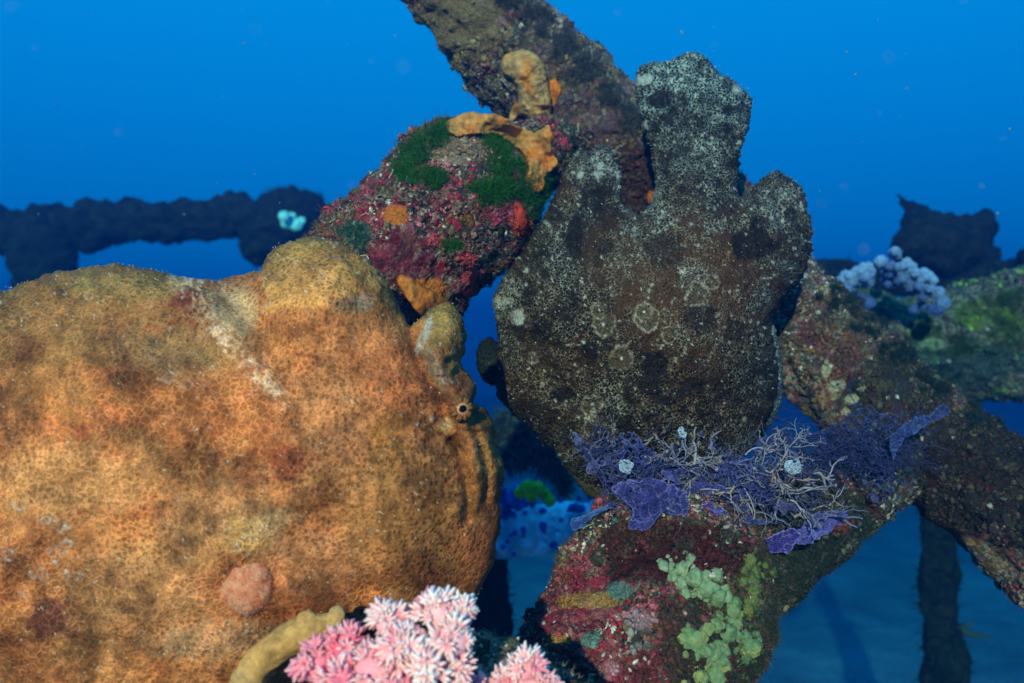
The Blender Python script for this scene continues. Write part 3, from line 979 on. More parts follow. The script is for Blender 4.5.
def feat_o(px, py):
    h = .012 * gauss(px, py, 320, 290, 55, 45) + .010 * gauss(px, py, 445, 340, 16, 34) + .014 * gauss(px, py, 462, 408, 15)
    h += .012 * gauss(px, py, 483, 450, 22, 45) - .008 * gauss(px, py, 418, 345, 16, 30, 20)
    h += .004 * np.exp(-(polyline_dist(px, py, WHITE_BAND) / 16) ** 2)
    h -= .008 * gauss(px, py, 262, 330, 50, 16, 55)
    h -= .007 * np.exp(-(polyline_dist(px, py, MOUTH) / 5) ** 2)
    h -= .007 * np.exp(-(polyline_dist(px, py, [(480, 408), (474, 425), (480, 445), (488, 470), (486, 500)]) / 5) ** 2)
    h += .005 * np.exp(-(polyline_dist(px, py, [(424, 322), (432, 350), (446, 378), (458, 398)]) / 8) ** 2)
    h -= .005 * np.exp(-(polyline_dist(px, py, [(412, 335), (420, 365), (436, 392), (448, 420)]) / 7) ** 2)
    f3 = np.stack([px, py, np.zeros(len(px))], 1)
    h += (.010 * fbm(f3, .045, 3, 64) + .004 * fbm(f3, .12, 2, 65)) * gauss(px, py, 462, 410, 42, 80)
    h += .010 * gauss(px, py, 400, 520, 90, 80) + .008 * gauss(px, py, 60, 420, 120, 80) - .006 * gauss(px, py, 170, 340, 90, 22, 20)
    h += .004 * gauss(px, py, 30, 540, 30) + .005 * gauss(px, py, 245, 540, 26)
    p3 = np.stack([px, py, np.zeros(len(px))], 1)
    h += .0042 * fbm(p3, .018, 3, 4) + .0008 * fbm(p3, .09, 3, 14)
    return h
V, F, PX, PY, nf, poly_o = body_mesh(OUT_O, 1.35, .505, .078, 2.2, 21, feat_o, back=.8)
N = normals_of(V, F)
wl1, wl2, wid_ = worley(V, 140, 6)
d = .0006 * fbm(V, 240, 3, 2) + .0010 * (.45 - wl1) * wid_ ** 3
e1, e2, eid = worley(V + .0012 * np.stack([fbm(V, 160, 2, 1), fbm(V, 160, 2, 2), fbm(V, 160, 2, 3)], 1), 265, 61)
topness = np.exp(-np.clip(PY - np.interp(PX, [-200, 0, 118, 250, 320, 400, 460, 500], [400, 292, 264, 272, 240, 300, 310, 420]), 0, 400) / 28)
d += .0004 * (.5 - np.clip(e2 - e1, 0, .5)) + topness * .0035 * (.5 - worley(V, 110, 77)[0])
V = V + N * d[:, None]
N = normals_of(V, F)
p3 = np.stack([PX, PY, np.zeros(len(PX))], 1)
wob = fbm(p3, .035, 4, 31)
wob2 = fbm(p3, .10, 4, 33)
C = mix3((.27, .095, .030), (.27, .070, .020), sstep(-.4, .5, fbm(p3, .012, 3, 35) + .3 * wob))
C = mix3(C, (.30, .13, .045), sstep(.0, .55, fbm(p3, .011, 3, 39) + .25 * wob2) * .7)
def spot(C, x, y, rx, ry, c, s=1.0, ang=0, soft=.5):
    dx, dy = PX - x, PY - y
    ca, sa = math.cos(math.radians(ang)), math.sin(math.radians(ang))
    r = np.hypot((dx * ca + dy * sa) / rx, (-dx * sa + dy * ca) / ry) + .30 * wob + .35 * wob2
    return mix3(C, c, s * (1 - sstep(1 - soft, 1 + soft * .4, r)))
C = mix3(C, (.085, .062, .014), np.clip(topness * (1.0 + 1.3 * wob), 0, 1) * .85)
C = spot(C, 300, 285, 90, 42, (.26, .13, .036), .6)
C = spot(C, 440, 345, 20, 40, (.17, .13, .035), .65)
C = spot(C, 130, 285, 90, 18, (.17, .12, .035), .7)
C = C * (1 + .55 * fbm(p3, .03, 3, 171) + .45 * fbm(p3, .09, 3, 173))[:, None]
C = mix3(C, (.17, .05, .015), sstep(.20, .45, fbm(p3, .028, 3, 175) + .25 * wob2) * .75)
C = mix3(C, (.15, .075, .022), sstep(.26, .5, fbm(p3, .024, 3, 177) + .25 * wob2) * .5)
C = spot(C, 50, 330, 150, 55, (.15, .075, .022), .75)
C = spot(C, 150, 390, 90, 26, (.20, .075, .02), .55)
C = spot(C, 240, 335, 40, 20, (.19, .085, .028), .5)
for (x, y, r, a_) in ((30, 350, 15, .7), (70, 385, 13, .7), (115, 330, 16, .6), (140, 430, 10, .5), (170, 470, 10, .55), (205, 455, 9, .5), (105, 470, 9, .5), (335, 360, 12, .5), (375, 380, 12, .5), (300, 500, 10, .4), (120, 560, 10, .5), (185, 600, 12, .5), (90, 640, 12, .5), (360, 580, 12, .4), (430, 560, 14, .45), (395, 420, 12, .55)):
    C = spot(C, x, y, r * 1.3, r, (.125, .042, .013), a_, 25, .35)
C = spot(C, 60, 480, 120, 40, (.34, .16, .06), .5)
C = spot(C, 150, 590, 90, 60, (.32, .16, .065), .5)
C = spot(C, 210, 520, 70, 40, (.38, .185, .075), .6)
C = spot(C, 330, 420, 60, 50, (.32, .14, .055), .5)
C = spot(C, 90, 480, 80, 40, (.32, .14, .05), .5)
C = spot(C, 300, 560, 70, 40, (.33, .15, .07), .5)
C = spot(C, 185, 300, 18, 14, (.15, .03, .015), .9)
C = spot(C, 288, 462, 22, 20, (.21, .045, .016), .85, 30)
C = spot(C, 345, 305, 18, 10, (.09, .055, .03), .75)
C = spot(C, 365, 302, 10, 10, (.11, .085, .06), .7)
C = spot(C, 82, 432, 9, 9, (.19, .04, .012), .8)
C = spot(C, 53, 618, 27, 24, (.10, .03, .018), .95, 30)
C = spot(C, 10, 555, 18, 16, (.12, .04, .02), .7)
C = spot(C, 385, 450, 26, 40, (.24, .09, .018), .8)
C = spot(C, 410, 500, 75, 70, (.17, .072, .020), .8)
C = spot(C, 455, 460, 36, 60, (.26, .10, .028), .5)
C = spot(C, 60, 395, 60, 30, (.25, .095, .025), .7)
C = spot(C, 175, 350, 70, 30, (.23, .13, .05), .6)
C = spot(C, 248, 535, 26, 24, (.40, .22, .06), .6)
C = spot(C, 268, 525, 30, 16, (.42, .26, .13), .6, -20)
C = spot(C, 225, 410, 90, 40, (.40, .12, .035), .6)
C = spot(C, 424, 335, 5, 24, (.30, .27, .25), .8, 20)
C = spot(C, 434, 368, 9, 26, (.34, .25, .18), .6, -25)
C = spot(C, 446, 424, 8, 10, (.40, .28, .12), .7)
C = spot(C, 485, 450, 10, 40, (.15, .085, .026), .6)
C = spot(C, 230, 640, 80, 25, (.22, .15, .085), .5)
bw = np.interp(PY, [280, 330, 410], [15, 10, 5])
band = np.exp(-((polyline_dist(PX + 9 * wob, PY + 6 * wob2, WHITE_BAND) / bw)) ** 2)
grit = fbm(p3, .22, 3, 61)
C = mix3(C, (.46, .30, .20), np.clip(band * (0.25 + 1.2 * wob2 + 2.0 * grit), 0, .85))
C = spot(C, 235, 310, 26, 30, (.40, .27, .14), .6)
C = mix3(C, (.06, .04, .02), .75 * np.exp(-(polyline_dist(PX, PY, MOUTH) / 2.0) ** 2))
C = C * np.clip(1 + .75 * fbm(p3, .017, 3, 181) + .65 * fbm(p3, .06, 3, 183) + .3 * wob2, .40, 1.45)[:, None]
C = C * np.array([1.0, .90, .84])
L = np.minimum(C * 1.75 + np.array([.05, .022, .012]), .9)
# pale warts and specks
for (x, y, r) in ((20, 505, 5), (30, 500, 6), (60, 525, 7), (45, 520, 4), (8, 555, 5), (55, 556, 9), (72, 577, 8), (50, 578, 7), (25, 590, 6), (38, 570, 7), (65, 545, 6), (170, 378, 6), (187, 384, 7), (200, 388, 4), (245, 545, 10),
                  (230, 525, 5), (90, 295, 4), (205, 340, 6), (150, 305, 4), (320, 275, 5), (260, 365, 7), (100, 310, 3), (370, 530, 3), (400, 570, 3), (440, 420, 6), (455, 380, 4)):
    rad = np.hypot((PX - x) * .9, (PY - y) * 1.1) / (r * 1.15) + .5 * wob2 + .35 * fbm(p3, .3, 2, 8)
    ring = np.exp(-((rad - .8) / .28) ** 2) * np.clip(.55 + 1.6 * fbm(p3, .12, 2, int(x + y)), 0, 1)
    C = mix3(C, (.20, .085, .04), (1 - sstep(.5, .8, rad)) * .6)
    C = mix3(C, (.50, .36, .28), np.clip(ring * (.5 + 1.5 * fbm(p3, .25, 2, 17)), 0, .8))
sp = fbm(p3, .33, 2, 91) - .66 + .12 * topness + .10 * band
C = mix3(C, (.62, .52, .40), sstep(.0, .12, sp) * .75)
Net = np.clip(.80 + .8 * wob + .4 * wob2, .2, 1)
ofish = thing('frogfish', 'big orange brown frogfish resting at left, its head against the maroon pipe', 'fish', (V[:nf].mean(0)[0], .505, V[:, 2].min()))
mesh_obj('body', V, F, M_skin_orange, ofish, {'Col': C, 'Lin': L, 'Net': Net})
register('ofish', V, F, N)
BODY_O = (V, N, PX, PY, nf)

# eye
hp, hn = hit(461, 409, ['ofish'])
R = frames(np.array([[.35, -.9, .1]]))[0]
ev, ef = ICO4[0].copy(), ICO4[1]
rr = np.arccos(np.clip(ev[:, 2], -1, 1))
an = np.arctan2(ev[:, 1], ev[:, 0])
ec = mix3(np.tile((.36, .11, .035), (len(ev), 1)), (.50, .27, .13), sstep(.1, .6, np.sin(an * 11) * .5 + .5))
ec = mix3(ec, (.30, .10, .03), sstep(.9, 1.3, rr))
ev = (R @ (ev * np.array([.0042, .0042, .0030])).T).T + hp - np.array([.35, -.9, .1]) * -.0006
eye = mesh_obj('eye', ev, ef, M_eye, ofish, {'Col': ec})
pv = (R @ (ICO3[0] * np.array([.0022, .0019, .0009])).T).T + hp + R[:, 2] * .0031
mesh_obj('pupil', pv, ICO3[1], M_eye, eye, {'Col': np.tile((.004, .004, .006), (len(pv), 1))})
# rays of skin round the eye
a = Acc()
for k in range(15):
    t = k / 15 * 6.283 + .1 * math.sin(k * 2.3)
    d_ = R[:, 0] * math.cos(t) + R[:, 1] * math.sin(t)
    tv, tf, _ = tube([hp + d_ * .0030 + R[:, 2] * .0019, hp + d_ * .0050 + R[:, 2] * .0012, hp + d_ * .0064 - R[:, 2] * .0006], [.0010, .0011, .0006], 8, 6)
    a.add(tv, tf, (.20, .075, .026))
a.build('eye_rim', M_growth, ofish)
# blurred pink wart low on the flank
hp, hn = hit(247, 588, ['ofish'])
wv = ICO5[0] * np.array([.0128, .0080, .0150])
wv = wv * (1 + .05 * fbm(wv, 90, 2, 3) + .03 * fbm(wv, 600, 2, 4))[:, None]
wc = mix3(np.tile((.56, .17, .085), (len(wv), 1)), (.62, .26, .15), sstep(-.2, .4, fbm(wv, 260, 3, 6)))
sg_ = tag(mesh_obj('skin_growth', wv + hp - hn * .003, ICO5[1], M_soft, ofish, {'Col': wc}), 'round pink fleshy growth on the flank')
rng = np.random.default_rng(2)
acc = Acc()
k = rng.integers(0, len(wv), 2600)
hair = np.array([[.09, 0, 0], [-.05, .08, 0], [-.05, -.08, 0], [.1, .1, 1.]])
acc.inst(hair, [np.array([[0, 1, 3], [1, 2, 3], [2, 0, 3]])], (wv + hp - hn * .003)[k], frames(normals_of(wv, ICO5[1])[k] + rng.normal(0, .5, (2600, 3)), rng), rng.uniform(.0010, .0022, 2600), wc[k] * rng.uniform(.8, 1.3, (2600, 1)))
tag(acc.build('downy_fuzz', M_soft, sg_), kind='stuff')
# little skin flaps all over the back and along the outline
def skin_flaps(Vb, Nb, nb, count, edge_poly, edge_n, D, size, cols, seed, parent):
    rng = np.random.default_rng(seed)
    acc = Acc()
    tv = np.array([[1, 0, 0], [-.5, .87, 0], [-.5, -.87, 0], [.35, .1, 1.5], [-.1, .35, 1.5], [.05, -.3, 1.5], [.05, .1, 2.6]]) * np.array([.5, .5, .55])
    tf = [np.array([[0, 1, 4, 3], [1, 2, 5, 4], [2, 0, 3, 5]]), np.array([[3, 4, 6], [4, 5, 6], [5, 3, 6]])]
    k = rng.integers(0, nb, count)
    acc.inst(tv, tf, Vb[k], frames(Nb[k] + rng.normal(0, .3, (count, 3)), rng), rng.uniform(*size, count), np.array(cols)[rng.integers(0, len(cols), count)])
    k = rng.integers(0, len(edge_poly), edge_n)
    e = edge_poly[k]
    pos = np.stack([(e[:, 0] - CX) / FPX * D, np.full(edge_n, D), (CY - e[:, 1]) / FPX * D], 1)
    pos[:, 1] += rng.normal(0, .003, edge_n)
    t = np.roll(edge_poly, -2, 0)[k] - np.roll(edge_poly, 2, 0)[k]
    n = np.stack([t[:, 1], np.zeros(edge_n), t[:, 0]], 1)
    n /= np.linalg.norm(n, axis=1, keepdims=True)
    acc.inst(tv, tf, pos - n * .0006, frames(n + rng.normal(0, .45, (edge_n, 3)), rng), rng.uniform(*size, edge_n), np.array(cols)[rng.integers(0, len(cols), edge_n)])
    return tag(acc.build('skin_flaps', M_growth, parent), kind='stuff')
skin_flaps(V, N, nf, 260, poly_o, 900, .504, (.0004, .0010), [(.42, .26, .11), (.5, .36, .2), (.22, .16, .05), (.55, .45, .32), (.16, .14, .05)], 5, ofish)

# ---- the dark fish
OUT_D = [(584, 148), (590, 154), (595, 146), (602, 143), (609, 148), (616, 158), (621, 172), (621, 191), (624, 204), (632, 213), (641, 213), (650, 205), (654, 190), (653, 166), (649, 143), (643, 124), (637, 101),
         (635, 84), (639, 68), (653, 63), (668, 61), (682, 55), (696, 53), (708, 59), (717, 70), (733, 80), (745, 89), (752, 99), (752, 112), (748, 131), (742, 150), (738, 173), (738, 192), (744, 198), (750, 191),
         (760, 180), (774, 171), (788, 175), (800, 186), (808, 204), (812, 227), (811, 250), (806, 270), (797, 285), (787, 295), (778, 309), (772, 322), (774, 345), (779, 370), (777, 396), (768, 422), (755, 444),
         (735, 462), (700, 474), (660, 482), (630, 488), (609, 491), (591, 488), (572, 477), (565, 469), (556, 455), (542, 443), (527, 427), (512, 412), (499, 400), (494, 385), (497, 367), (496, 349),
         (497, 330), (492, 302), (496, 289), (507, 271), (518, 255), (528, 243), (543, 217), (557, 188), (566, 166), (575, 154)]
def feat_d(px, py):
    h = .007 * gauss(px, py, 640, 300, 90, 60) + .010 * gauss(px, py, 560, 300, 40, 90, 20) - .008 * gauss(px, py, 620, 240, 26, 40, 25)
    h += .006 * gauss(px, py, 690, 190, 45, 40) - .006 * gauss(px, py, 742, 235, 14, 60, -20) + .008 * gauss(px, py, 590, 440, 45, 40)
    h -= .005 * np.exp(-(polyline_dist(px, py, [(530, 340), (560, 390), (600, 420)]) / 9) ** 2)
    h -= .004 * np.exp(-(polyline_dist(px, py, [(690, 100), (688, 150)]) / 8) ** 2)
    h += .0015 * np.sin((px - 690) * .33 + .03 * py) * gauss(px, py, 695, 100, 70, 60)          # fin rays of the raised fin
    h += .0015 * np.sin((px - 770) * .30 - .05 * py) * gauss(px, py, 778, 225, 40, 70)
    p3 = np.stack([px, py, np.zeros(len(px))], 1)
    return h + .0048 * fbm(p3, .024, 3, 44) + .0016 * fbm(p3, .09, 3, 54)
V, F, PX, PY, nf, poly_d = body_mesh(OUT_D, 1.2, .625, .074, 2.0, 77, feat_d, Dfun=lambda x, y: .625 + .045 * sstep(240, 60, y) + .02 * sstep(740, 810, x), back=.7,
                             tfun=lambda x, y: .50 + .50 * sstep(130, 330, y))
N = normals_of(V, F)
w1, w2, wi = worley(V, 190, 9)
d = .0012 * fbm(V, 260, 3, 12) + .0036 * (.45 - w1) * wi + .0014 * (.5 - worley(V, 420, 19)[0])
V = V + N * d[:, None]
N = normals_of(V, F)
p3 = np.stack([PX, PY, np.zeros(len(PX))], 1)
wob = fbm(p3, .035, 4, 131)
wob2 = fbm(p3, .11, 4, 133)
C = mix3(np.tile((.013, .010, .008), (len(PX), 1)), (.034, .018, .010), sstep(-.3, .5, fbm(p3, .02, 3, 135)))
C = mix3(C, (.010, .009, .008), sstep(.05, .5, fbm(p3, .03, 3, 139)) * .8)
C = spot(C, 700, 290, 90, 80, (.080, .032, .014), .75)
C = spot(C, 620, 265, 50, 50, (.07, .03, .015), .55)
Net = np.clip(.50 + .55 * wob + 1.0 * wob2, .06, 1)
L = mix3(np.tile((.23, .175, .12), (len(PX), 1)), (.19, .095, .045), sstep(-.2, .5, fbm(p3, .03, 2, 141)))
# pale finely beaded zones: tips and rims of the fins, the front rim, the notch
pale = np.zeros(len(PX))
for (x, y, rx, ry, s) in ((600, 165, 32, 28, .9), (690, 75, 62, 32, .95), (700, 150, 45, 22, .55), (655, 215, 24, 22, .8), (700, 215, 22, 28, .75), (630, 228, 22, 12, .6), (775, 205, 40, 35, .65), (790, 265, 28, 35, .55), (505, 300, 16, 26, .7),
                          (765, 300, 22, 14, .5), (510, 345, 14, 24, .5), (560, 250, 22, 40, .4), (700, 440, 50, 30, .45), (600, 410, 40, 26, .4), (705, 330, 30, 22, .35), (695, 275, 22, 16, .55)):
    pale = np.maximum(pale, s * np.clip(1.25 - np.hypot((PX - x) / rx, (PY - y) / ry) + .35 * wob2 + .2 * wob, 0, 1))
NOTCH = [(619, 165), (621, 190), (626, 207), (636, 214), (645, 211), (652, 202), (656, 188), (656, 165)]
pale = np.maximum(pale, 1.1 * np.exp(-(polyline_dist(PX, PY, NOTCH) / 7) ** 2))
pale = np.clip(pale * (.65 + .9 * fbm(p3, .16, 3, 161)), 0, 1)
Net = np.clip(Net + pale * .7, 0, 1)
L = mix3(L, (.46, .44, .385), pale * .95)
C = mix3(C, (.028, .026, .023), pale * .6)
spotm = np.zeros(len(PX))
def dspot(x, y, rx, ry, s=.95):
    global C, Net
    k = s * (1 - sstep(.75, 1.08, np.hypot((PX - x) / rx, (PY - y) / ry) + .22 * wob2))
    spotm[:] = np.maximum(spotm, k)
    C = mix3(C, (.012, .009, .008), k)
    Net = Net * (1 - .92 * k)
for q in ((655, 364, 15, 13), (575, 238, 9, 26), (755, 243, 24, 20), (562, 395, 14, 8), (660, 100, 14, 10), (700, 318, 18, 18, .7), (640, 128, 10, 14, .6), (760, 225, 12, 10, .8), (540, 330, 12, 16, .5), (665, 250, 22, 20, .55), (600, 300, 16, 14, .4)):
    dspot(*q)
for q in ((590, 350, 10, 9, .7), (690, 385, 13, 10, .7), (735, 330, 11, 12, .7), (640, 440, 14, 9, .6), (605, 245, 10, 10, .6), (720, 130, 10, 9, .7), (680, 150, 12, 8, .6), (790, 215, 8, 9, .7), (530, 290, 8, 9, .6), (710, 420, 12, 9, .6), (575, 300, 9, 9, .6)):
    dspot(*q)
# rosettes: a ring of pale threads with a pale dot
for (x, y, r) in ((647, 318, 13), (644, 312, 9), (621, 358, 13), (603, 324, 12), (599, 310, 9), (698, 295, 13), (712, 282, 8), (592, 405, 11), (532, 358, 6), (523, 375, 5), (560, 455, 9), (670, 335, 9)):
    ang = np.arctan2(PY - y, PX - x)
    rad = np.hypot(PX - x, PY - y) / (r * .9 * (1 + .05 * np.sin(ang * 9 + x) + .07 * np.sin(ang * 3 + y))) + .22 * wob2 + .10 * wob
    ring = np.exp(-((rad - 1) / .10) ** 2)
    ins = 1 - sstep(.85, 1.0, rad)
    C = mix3(C, (.075, .048, .028), ins * .7)
    Net = np.maximum(Net, ins * .75)
    Net = np.where(ins > .5, .45 + .3 * wob2, Net)
    C = mix3(C, (.36, .29, .21), np.clip(ring * (.6 + 1.7 * fbm(p3, .22, 3, 83)), 0, .9))
    C = mix3(C, (.55, .60, .56), 1 - sstep(.08, .17, rad))
# white beads
def beads(x, y, r):
    global C
    k = 1 - sstep(.5, 1.2, np.hypot(PX - x, PY - y) / r + .5 * wob2 + .5 * fbm(p3, .35, 2, 71))
    C = mix3(C, (.52, .50, .45), k * .7)
for q in ((639, 80, 5), (648, 78, 5), (644, 126, 5), (737, 89, 5), (517, 317, 7), (498, 303, 6), (580, 175, 4), (600, 165, 4), (618, 172, 4), (548, 225, 3), (526, 270, 3), (598, 175, 4), (745, 420, 3), (594, 411, 3), (614, 430, 3)):
    beads(*q)
rng = np.random.default_rng(3)
for x, y in zip(rng.uniform(500, 780, 60), rng.uniform(170, 480, 60)):
    beads(x, y, rng.uniform(.9, 1.8))
wh = fbm(p3, .30, 3, 151) + .30 * pale + .12 * wob
C = mix3(C, (.46, .42, .34), sstep(.40, .55, wh) * .85 * (1 - spotm))
L = mix3(L, (.40, .56, .58), sstep(200, 60, PY) * .6)  # blue ambient light from above, painted into the threads of the tail
dfish = thing('frogfish', 'mottled black frogfish with raised fins, perched above the purple algae', 'fish', P(640, 490, .625))
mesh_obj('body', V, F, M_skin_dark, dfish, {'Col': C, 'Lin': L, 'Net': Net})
register('dfish', V, F, N)
skin_flaps(V, N, nf, 2600, poly_d, 1600, .64, (.0003, .0010), [(.22, .2, .17), (.45, .43, .38), (.06, .045, .03), (.04, .035, .03), (.12, .09, .06), (.03, .025, .02)], 15, dfish)
def fin(parent, outline, D, T, seed, col, lin, net, rays=0.0):
    V, F, px, py, nf, poly = body_mesh(outline, 1.2, D, T, 1.6, seed, (lambda x, y: .0012 * np.sin(x * .5 + y * .2)) if rays else None)
    n = normals_of(V, F)
    V = V + n * (.0010 * fbm(V, 260, 3, seed) + .0014 * (.45 - worley(V, 230, seed)[0]))[:, None]
    m = len(V)
    w = sstep(-.3, .4, fbm(V, 120, 3, seed))
    mesh_obj('fin', V, F, M_skin_dark, parent, {'Col': mix3(np.tile(col, (m, 1)), np.asarray(col) * .5, w), 'Lin': np.tile(lin, (m, 1)), 'Net': np.clip(net + .5 * (w - .5), 0, 1)})
    return poly
fin(dfish, [(476, 352), (481, 342), (490, 338), (500, 345), (506, 365), (502, 385), (492, 386), (483, 380), (477, 368)], .640, .010, 5, (.012, .014, .014), (.05, .06, .055), .4)
pf = fin(dfish, [(750, 330), (770, 322), (777, 332), (781, 350), (783, 375), (781, 400), (772, 425), (752, 448), (735, 440), (740, 390)], .652, .012, 6, (.05, .05, .045), (.34, .36, .33), .8, 1)
fin(dfish, [(560, 452), (580, 440), (620, 450), (650, 470), (640, 492), (612, 500), (590, 498), (572, 480)], .628, .018, 8, (.05, .036, .024), (.22, .17, .11), .6)

# ------------------------------------------------------------------ sponges
def lobes(acc, chains, col, seed, jag=.12, nv=28, tip=None, flat=None):
    for q, (pts, rad) in enumerate(chains):
        V, F, N = capsule_tube(pts, rad, 26, nv)
        r0 = float(np.mean(rad))
        V = V + N * (r0 * (jag * 1.6 * fbm(V, .35 / r0, 3, seed + q) + jag * .5 * fbm(V, 1.6 / r0, 2, seed + 5)))[:, None]
        if flat is not None:
            fn = flat[q] / np.linalg.norm(flat[q])
            V = V - (.5 * r0 * (N @ fn))[:, None] * fn
        V = V + N * (r0 * .10 * fbm(V, 5.0 / r0, 2, seed + 25))[:, None]
        c = np.tile(np.asarray(col), (len(V), 1)) * (1 + .45 * fbm(V, .8 / r0, 4, seed + 9))[:, None]
        if tip is not None:
            c = mix3(c, tip, sstep(.0, .5, fbm(V, .4 / r0, 3, seed + 17)))
        acc.add(V, F, c)

def on(px, py, keys, lift=0.0):
    h = hit(px, py, keys)
    if h is None:
        return None
    return h[0] + h[1] * lift

def sponge_on(label, chains, keys, col, seed, lift=0.0, jag=.12, tip=None, group=None, name='sponge', cat='sponge'):
    acc = Acc()
    ch, fl = [], []
    for pts, rpx in chains:
        hs = [hit(x, y, keys) for x, y in pts]
        ok = [(h[0] + h[1] * lift, r, h[1]) for h, r in zip(hs, rpx) if h is not None]
        if len(ok) < 2: continue
        ps = np.array([p for p, r, n in ok])
        ch.append((ps, [r * p[1] / FPX for p, r, n in ok]))
        fl.append(np.sum([n for p, r, n in ok], 0))
    lobes(acc, ch, col, seed, jag * 1.5, nv=44, tip=tip, flat=fl)
    o = acc.build(name, M_sponge)
    return tag(o, label, cat, group)

ORANGE, TAN = (.50, .125, .015), (.36, .155, .05)
sponge_on('small bright orange sponge beside the tan sponge tongue', [([(553, 82), (556, 92), (553, 104)], [4, 6, 3])], ['main'], ORANGE, 9, 0.001, .25)
sponge_on('small red sponge on the right side of the maroon pipe', [([(517, 208), (522, 222), (519, 236)], [5, 7, 4])], ['stub'], (.42, .04, .02), 15, 0.0, .2)
CY_ = (.17, .23, .13)
sg = 'pale green sponges on the bottom stump'
def lumpy_sponge(label, knobs, keys, col, seed, tip, group=sg, flat=.72):
    acc = Acc()
    rng = np.random.default_rng(seed)
    for q, (x, y, r) in enumerate(knobs):
        for e in range(7):
            rr = r * (rng.uniform(.75, 1.1) if e == 0 else rng.uniform(.25, .7))
            h = hit(x + (rng.normal(0, r * .8) if e else 0), y + (rng.normal(0, r * .8) if e else 0), keys)
            if h is None: continue
            R0 = rr / FPX * h[0][1] * .92
            lv = ICO4[0] * (1 + .55 * fbm(ICO4[0], 1.0, 3, seed + q * 7 + e) + .16 * fbm(ICO4[0], 3.5, 3, seed + e))[:, None]
            lv[:, 2] *= flat
            lv = np.einsum('ij,mj->mi', frames(h[1][None], rng)[0], lv * R0)
            w = sstep(-.1, .5, fbm(lv, 120, 3, seed + q))
            acc.add(lv + h[0] + h[1] * R0 * .10, ICO4[1], mix3(np.tile(col, (len(lv), 1)), tip, w))
    return tag(acc.build('sponge', M_sponge), label, 'sponge', group)
def draped_sponge(label, outline, keys, T, col, tip, seed, lift=.002):
    o = np.asarray(outline, float)
    o = o.mean(0) + (o - o.mean(0)) * 1.14
    lo, hi = o.min(0), o.max(0)
    gx_, gy_ = np.linspace(lo[0], hi[0], 14), np.linspace(lo[1], hi[1], 14)
    G = np.full((14, 14), np.nan)
    for a_ in range(14):
        for b_ in range(14):
            h = hit(gx_[b_], gy_[a_], keys)
            if h is not None: G[a_, b_] = h[0][1]
    med = np.nanmedian(G)
    G = np.where(np.isnan(G) | (abs(G - med) > .05), med, G)
    for _ in range(3):
        q = np.pad(G, 1, mode='edge')
        G = (q[:-2, 1:-1] + q[2:, 1:-1] + q[1:-1, :-2] + q[1:-1, 2:] + 2 * q[1:-1, 1:-1]) / 6
    def Df(x, y):
        u = np.clip((x - lo[0]) / (hi[0] - lo[0]) * 13, 0, 12.999); v = np.clip((y - lo[1]) / (hi[1] - lo[1]) * 13, 0, 12.999)
        a_, b_ = v.astype(int), u.astype(int)
        fu, fv = u - b_, v - a_
        return G[a_, b_] * (1 - fu) * (1 - fv) + G[a_, b_ + 1] * fu * (1 - fv) + G[a_ + 1, b_] * (1 - fu) * fv + G[a_ + 1, b_ + 1] * fu * fv - lift
    V, F, px, py, nf, _p = body_mesh(o, .9, 0, T, 2.4, seed, lambda x, y: T * .45 * fbm(np.stack([x, y, 0 * x], 1), .10, 3, seed), Dfun=Df, back=1.6)
    n = normals_of(V, F)
    V = V + n * (.0007 * fbm(V, 300, 3, seed))[:, None]
    w = sstep(-.15, .35, fbm(V, 70, 3, seed + 2) + .5 * sstep(lo[1] + .55 * (hi[1] - lo[1]), hi[1], py) - .15)
    c = mix3(np.tile(col, (len(V), 1)), tip, w) * (1 + .35 * fbm(V, 240, 3, seed + 4))[:, None]
    return tag(mesh_obj('sponge', V, F, M_sponge, None, {'Col': c}), label, 'sponge')
draped_sponge('orange sponge fan under the maroon pipe, touching the orange fish', [(402, 279), (412, 281), (425, 289), (436, 292), (446, 302), (440, 310), (428, 309), (422, 316), (412, 306), (404, 294)], ['stub'], .006, (.46, .12, .02), (.56, .18, .035), 14)
draped_sponge('tan orange sponge tongue draped over the long pipe at the junction', [(505, 64), (513, 56), (526, 54), (537, 60), (543, 72), (546, 90), (549, 108), (546, 122), (539, 131), (531, 127), (527, 116), (519, 113), (511, 122), (512, 109), (519, 98), (515, 84), (507, 75)], ['main'], .011, (.42, .21, .085), (.56, .17, .03), 3, .006)
draped_sponge('orange sponge band across the top of the maroon pipe', [(452, 128), (460, 120), (475, 116), (492, 118), (507, 121), (520, 129), (532, 133), (544, 127), (550, 138), (547, 150), (552, 160), (543, 171), (539, 184), (529, 187), (522, 178), (526, 165), (522, 153), (512, 144), (498, 137), (480, 134), (464, 137)], ['main', 'stub'], .010, (.46, .19, .055), (.60, .14, .018), 8, .006)
BK = ['stump', 'bar']
lumpy_sponge('pale green lobed sponge with two arms, high on the stump', [(664, 566, 7), (674, 574, 8), (684, 566, 7), (690, 557, 5), (682, 582, 8)], BK, CY_, 21, (.26, .28, .19))
lumpy_sponge('largest pale green oval sponge, upper middle of the stump', [(694, 578, 11), (706, 586, 13), (717, 594, 11), (700, 592, 7)], BK, (.17, .24, .13), 22, (.27, .29, .16))
lumpy_sponge('pale green sponge clump with several knobs, lower right on the stump', [(717, 626, 9), (728, 634, 10), (737, 624, 8), (733, 610, 8), (744, 636, 9), (750, 648, 11), (742, 658, 9)], BK, (.12, .18, .085), 23, (.22, .23, .08))
lumpy_sponge('pale green sponge at the lowest part of the stump', [(688, 632, 9), (697, 641, 11), (704, 650, 9), (714, 654, 10), (722, 664, 11), (715, 676, 11), (700, 676, 9)], BK, (.13, .19, .09), 24, (.25, .25, .09))
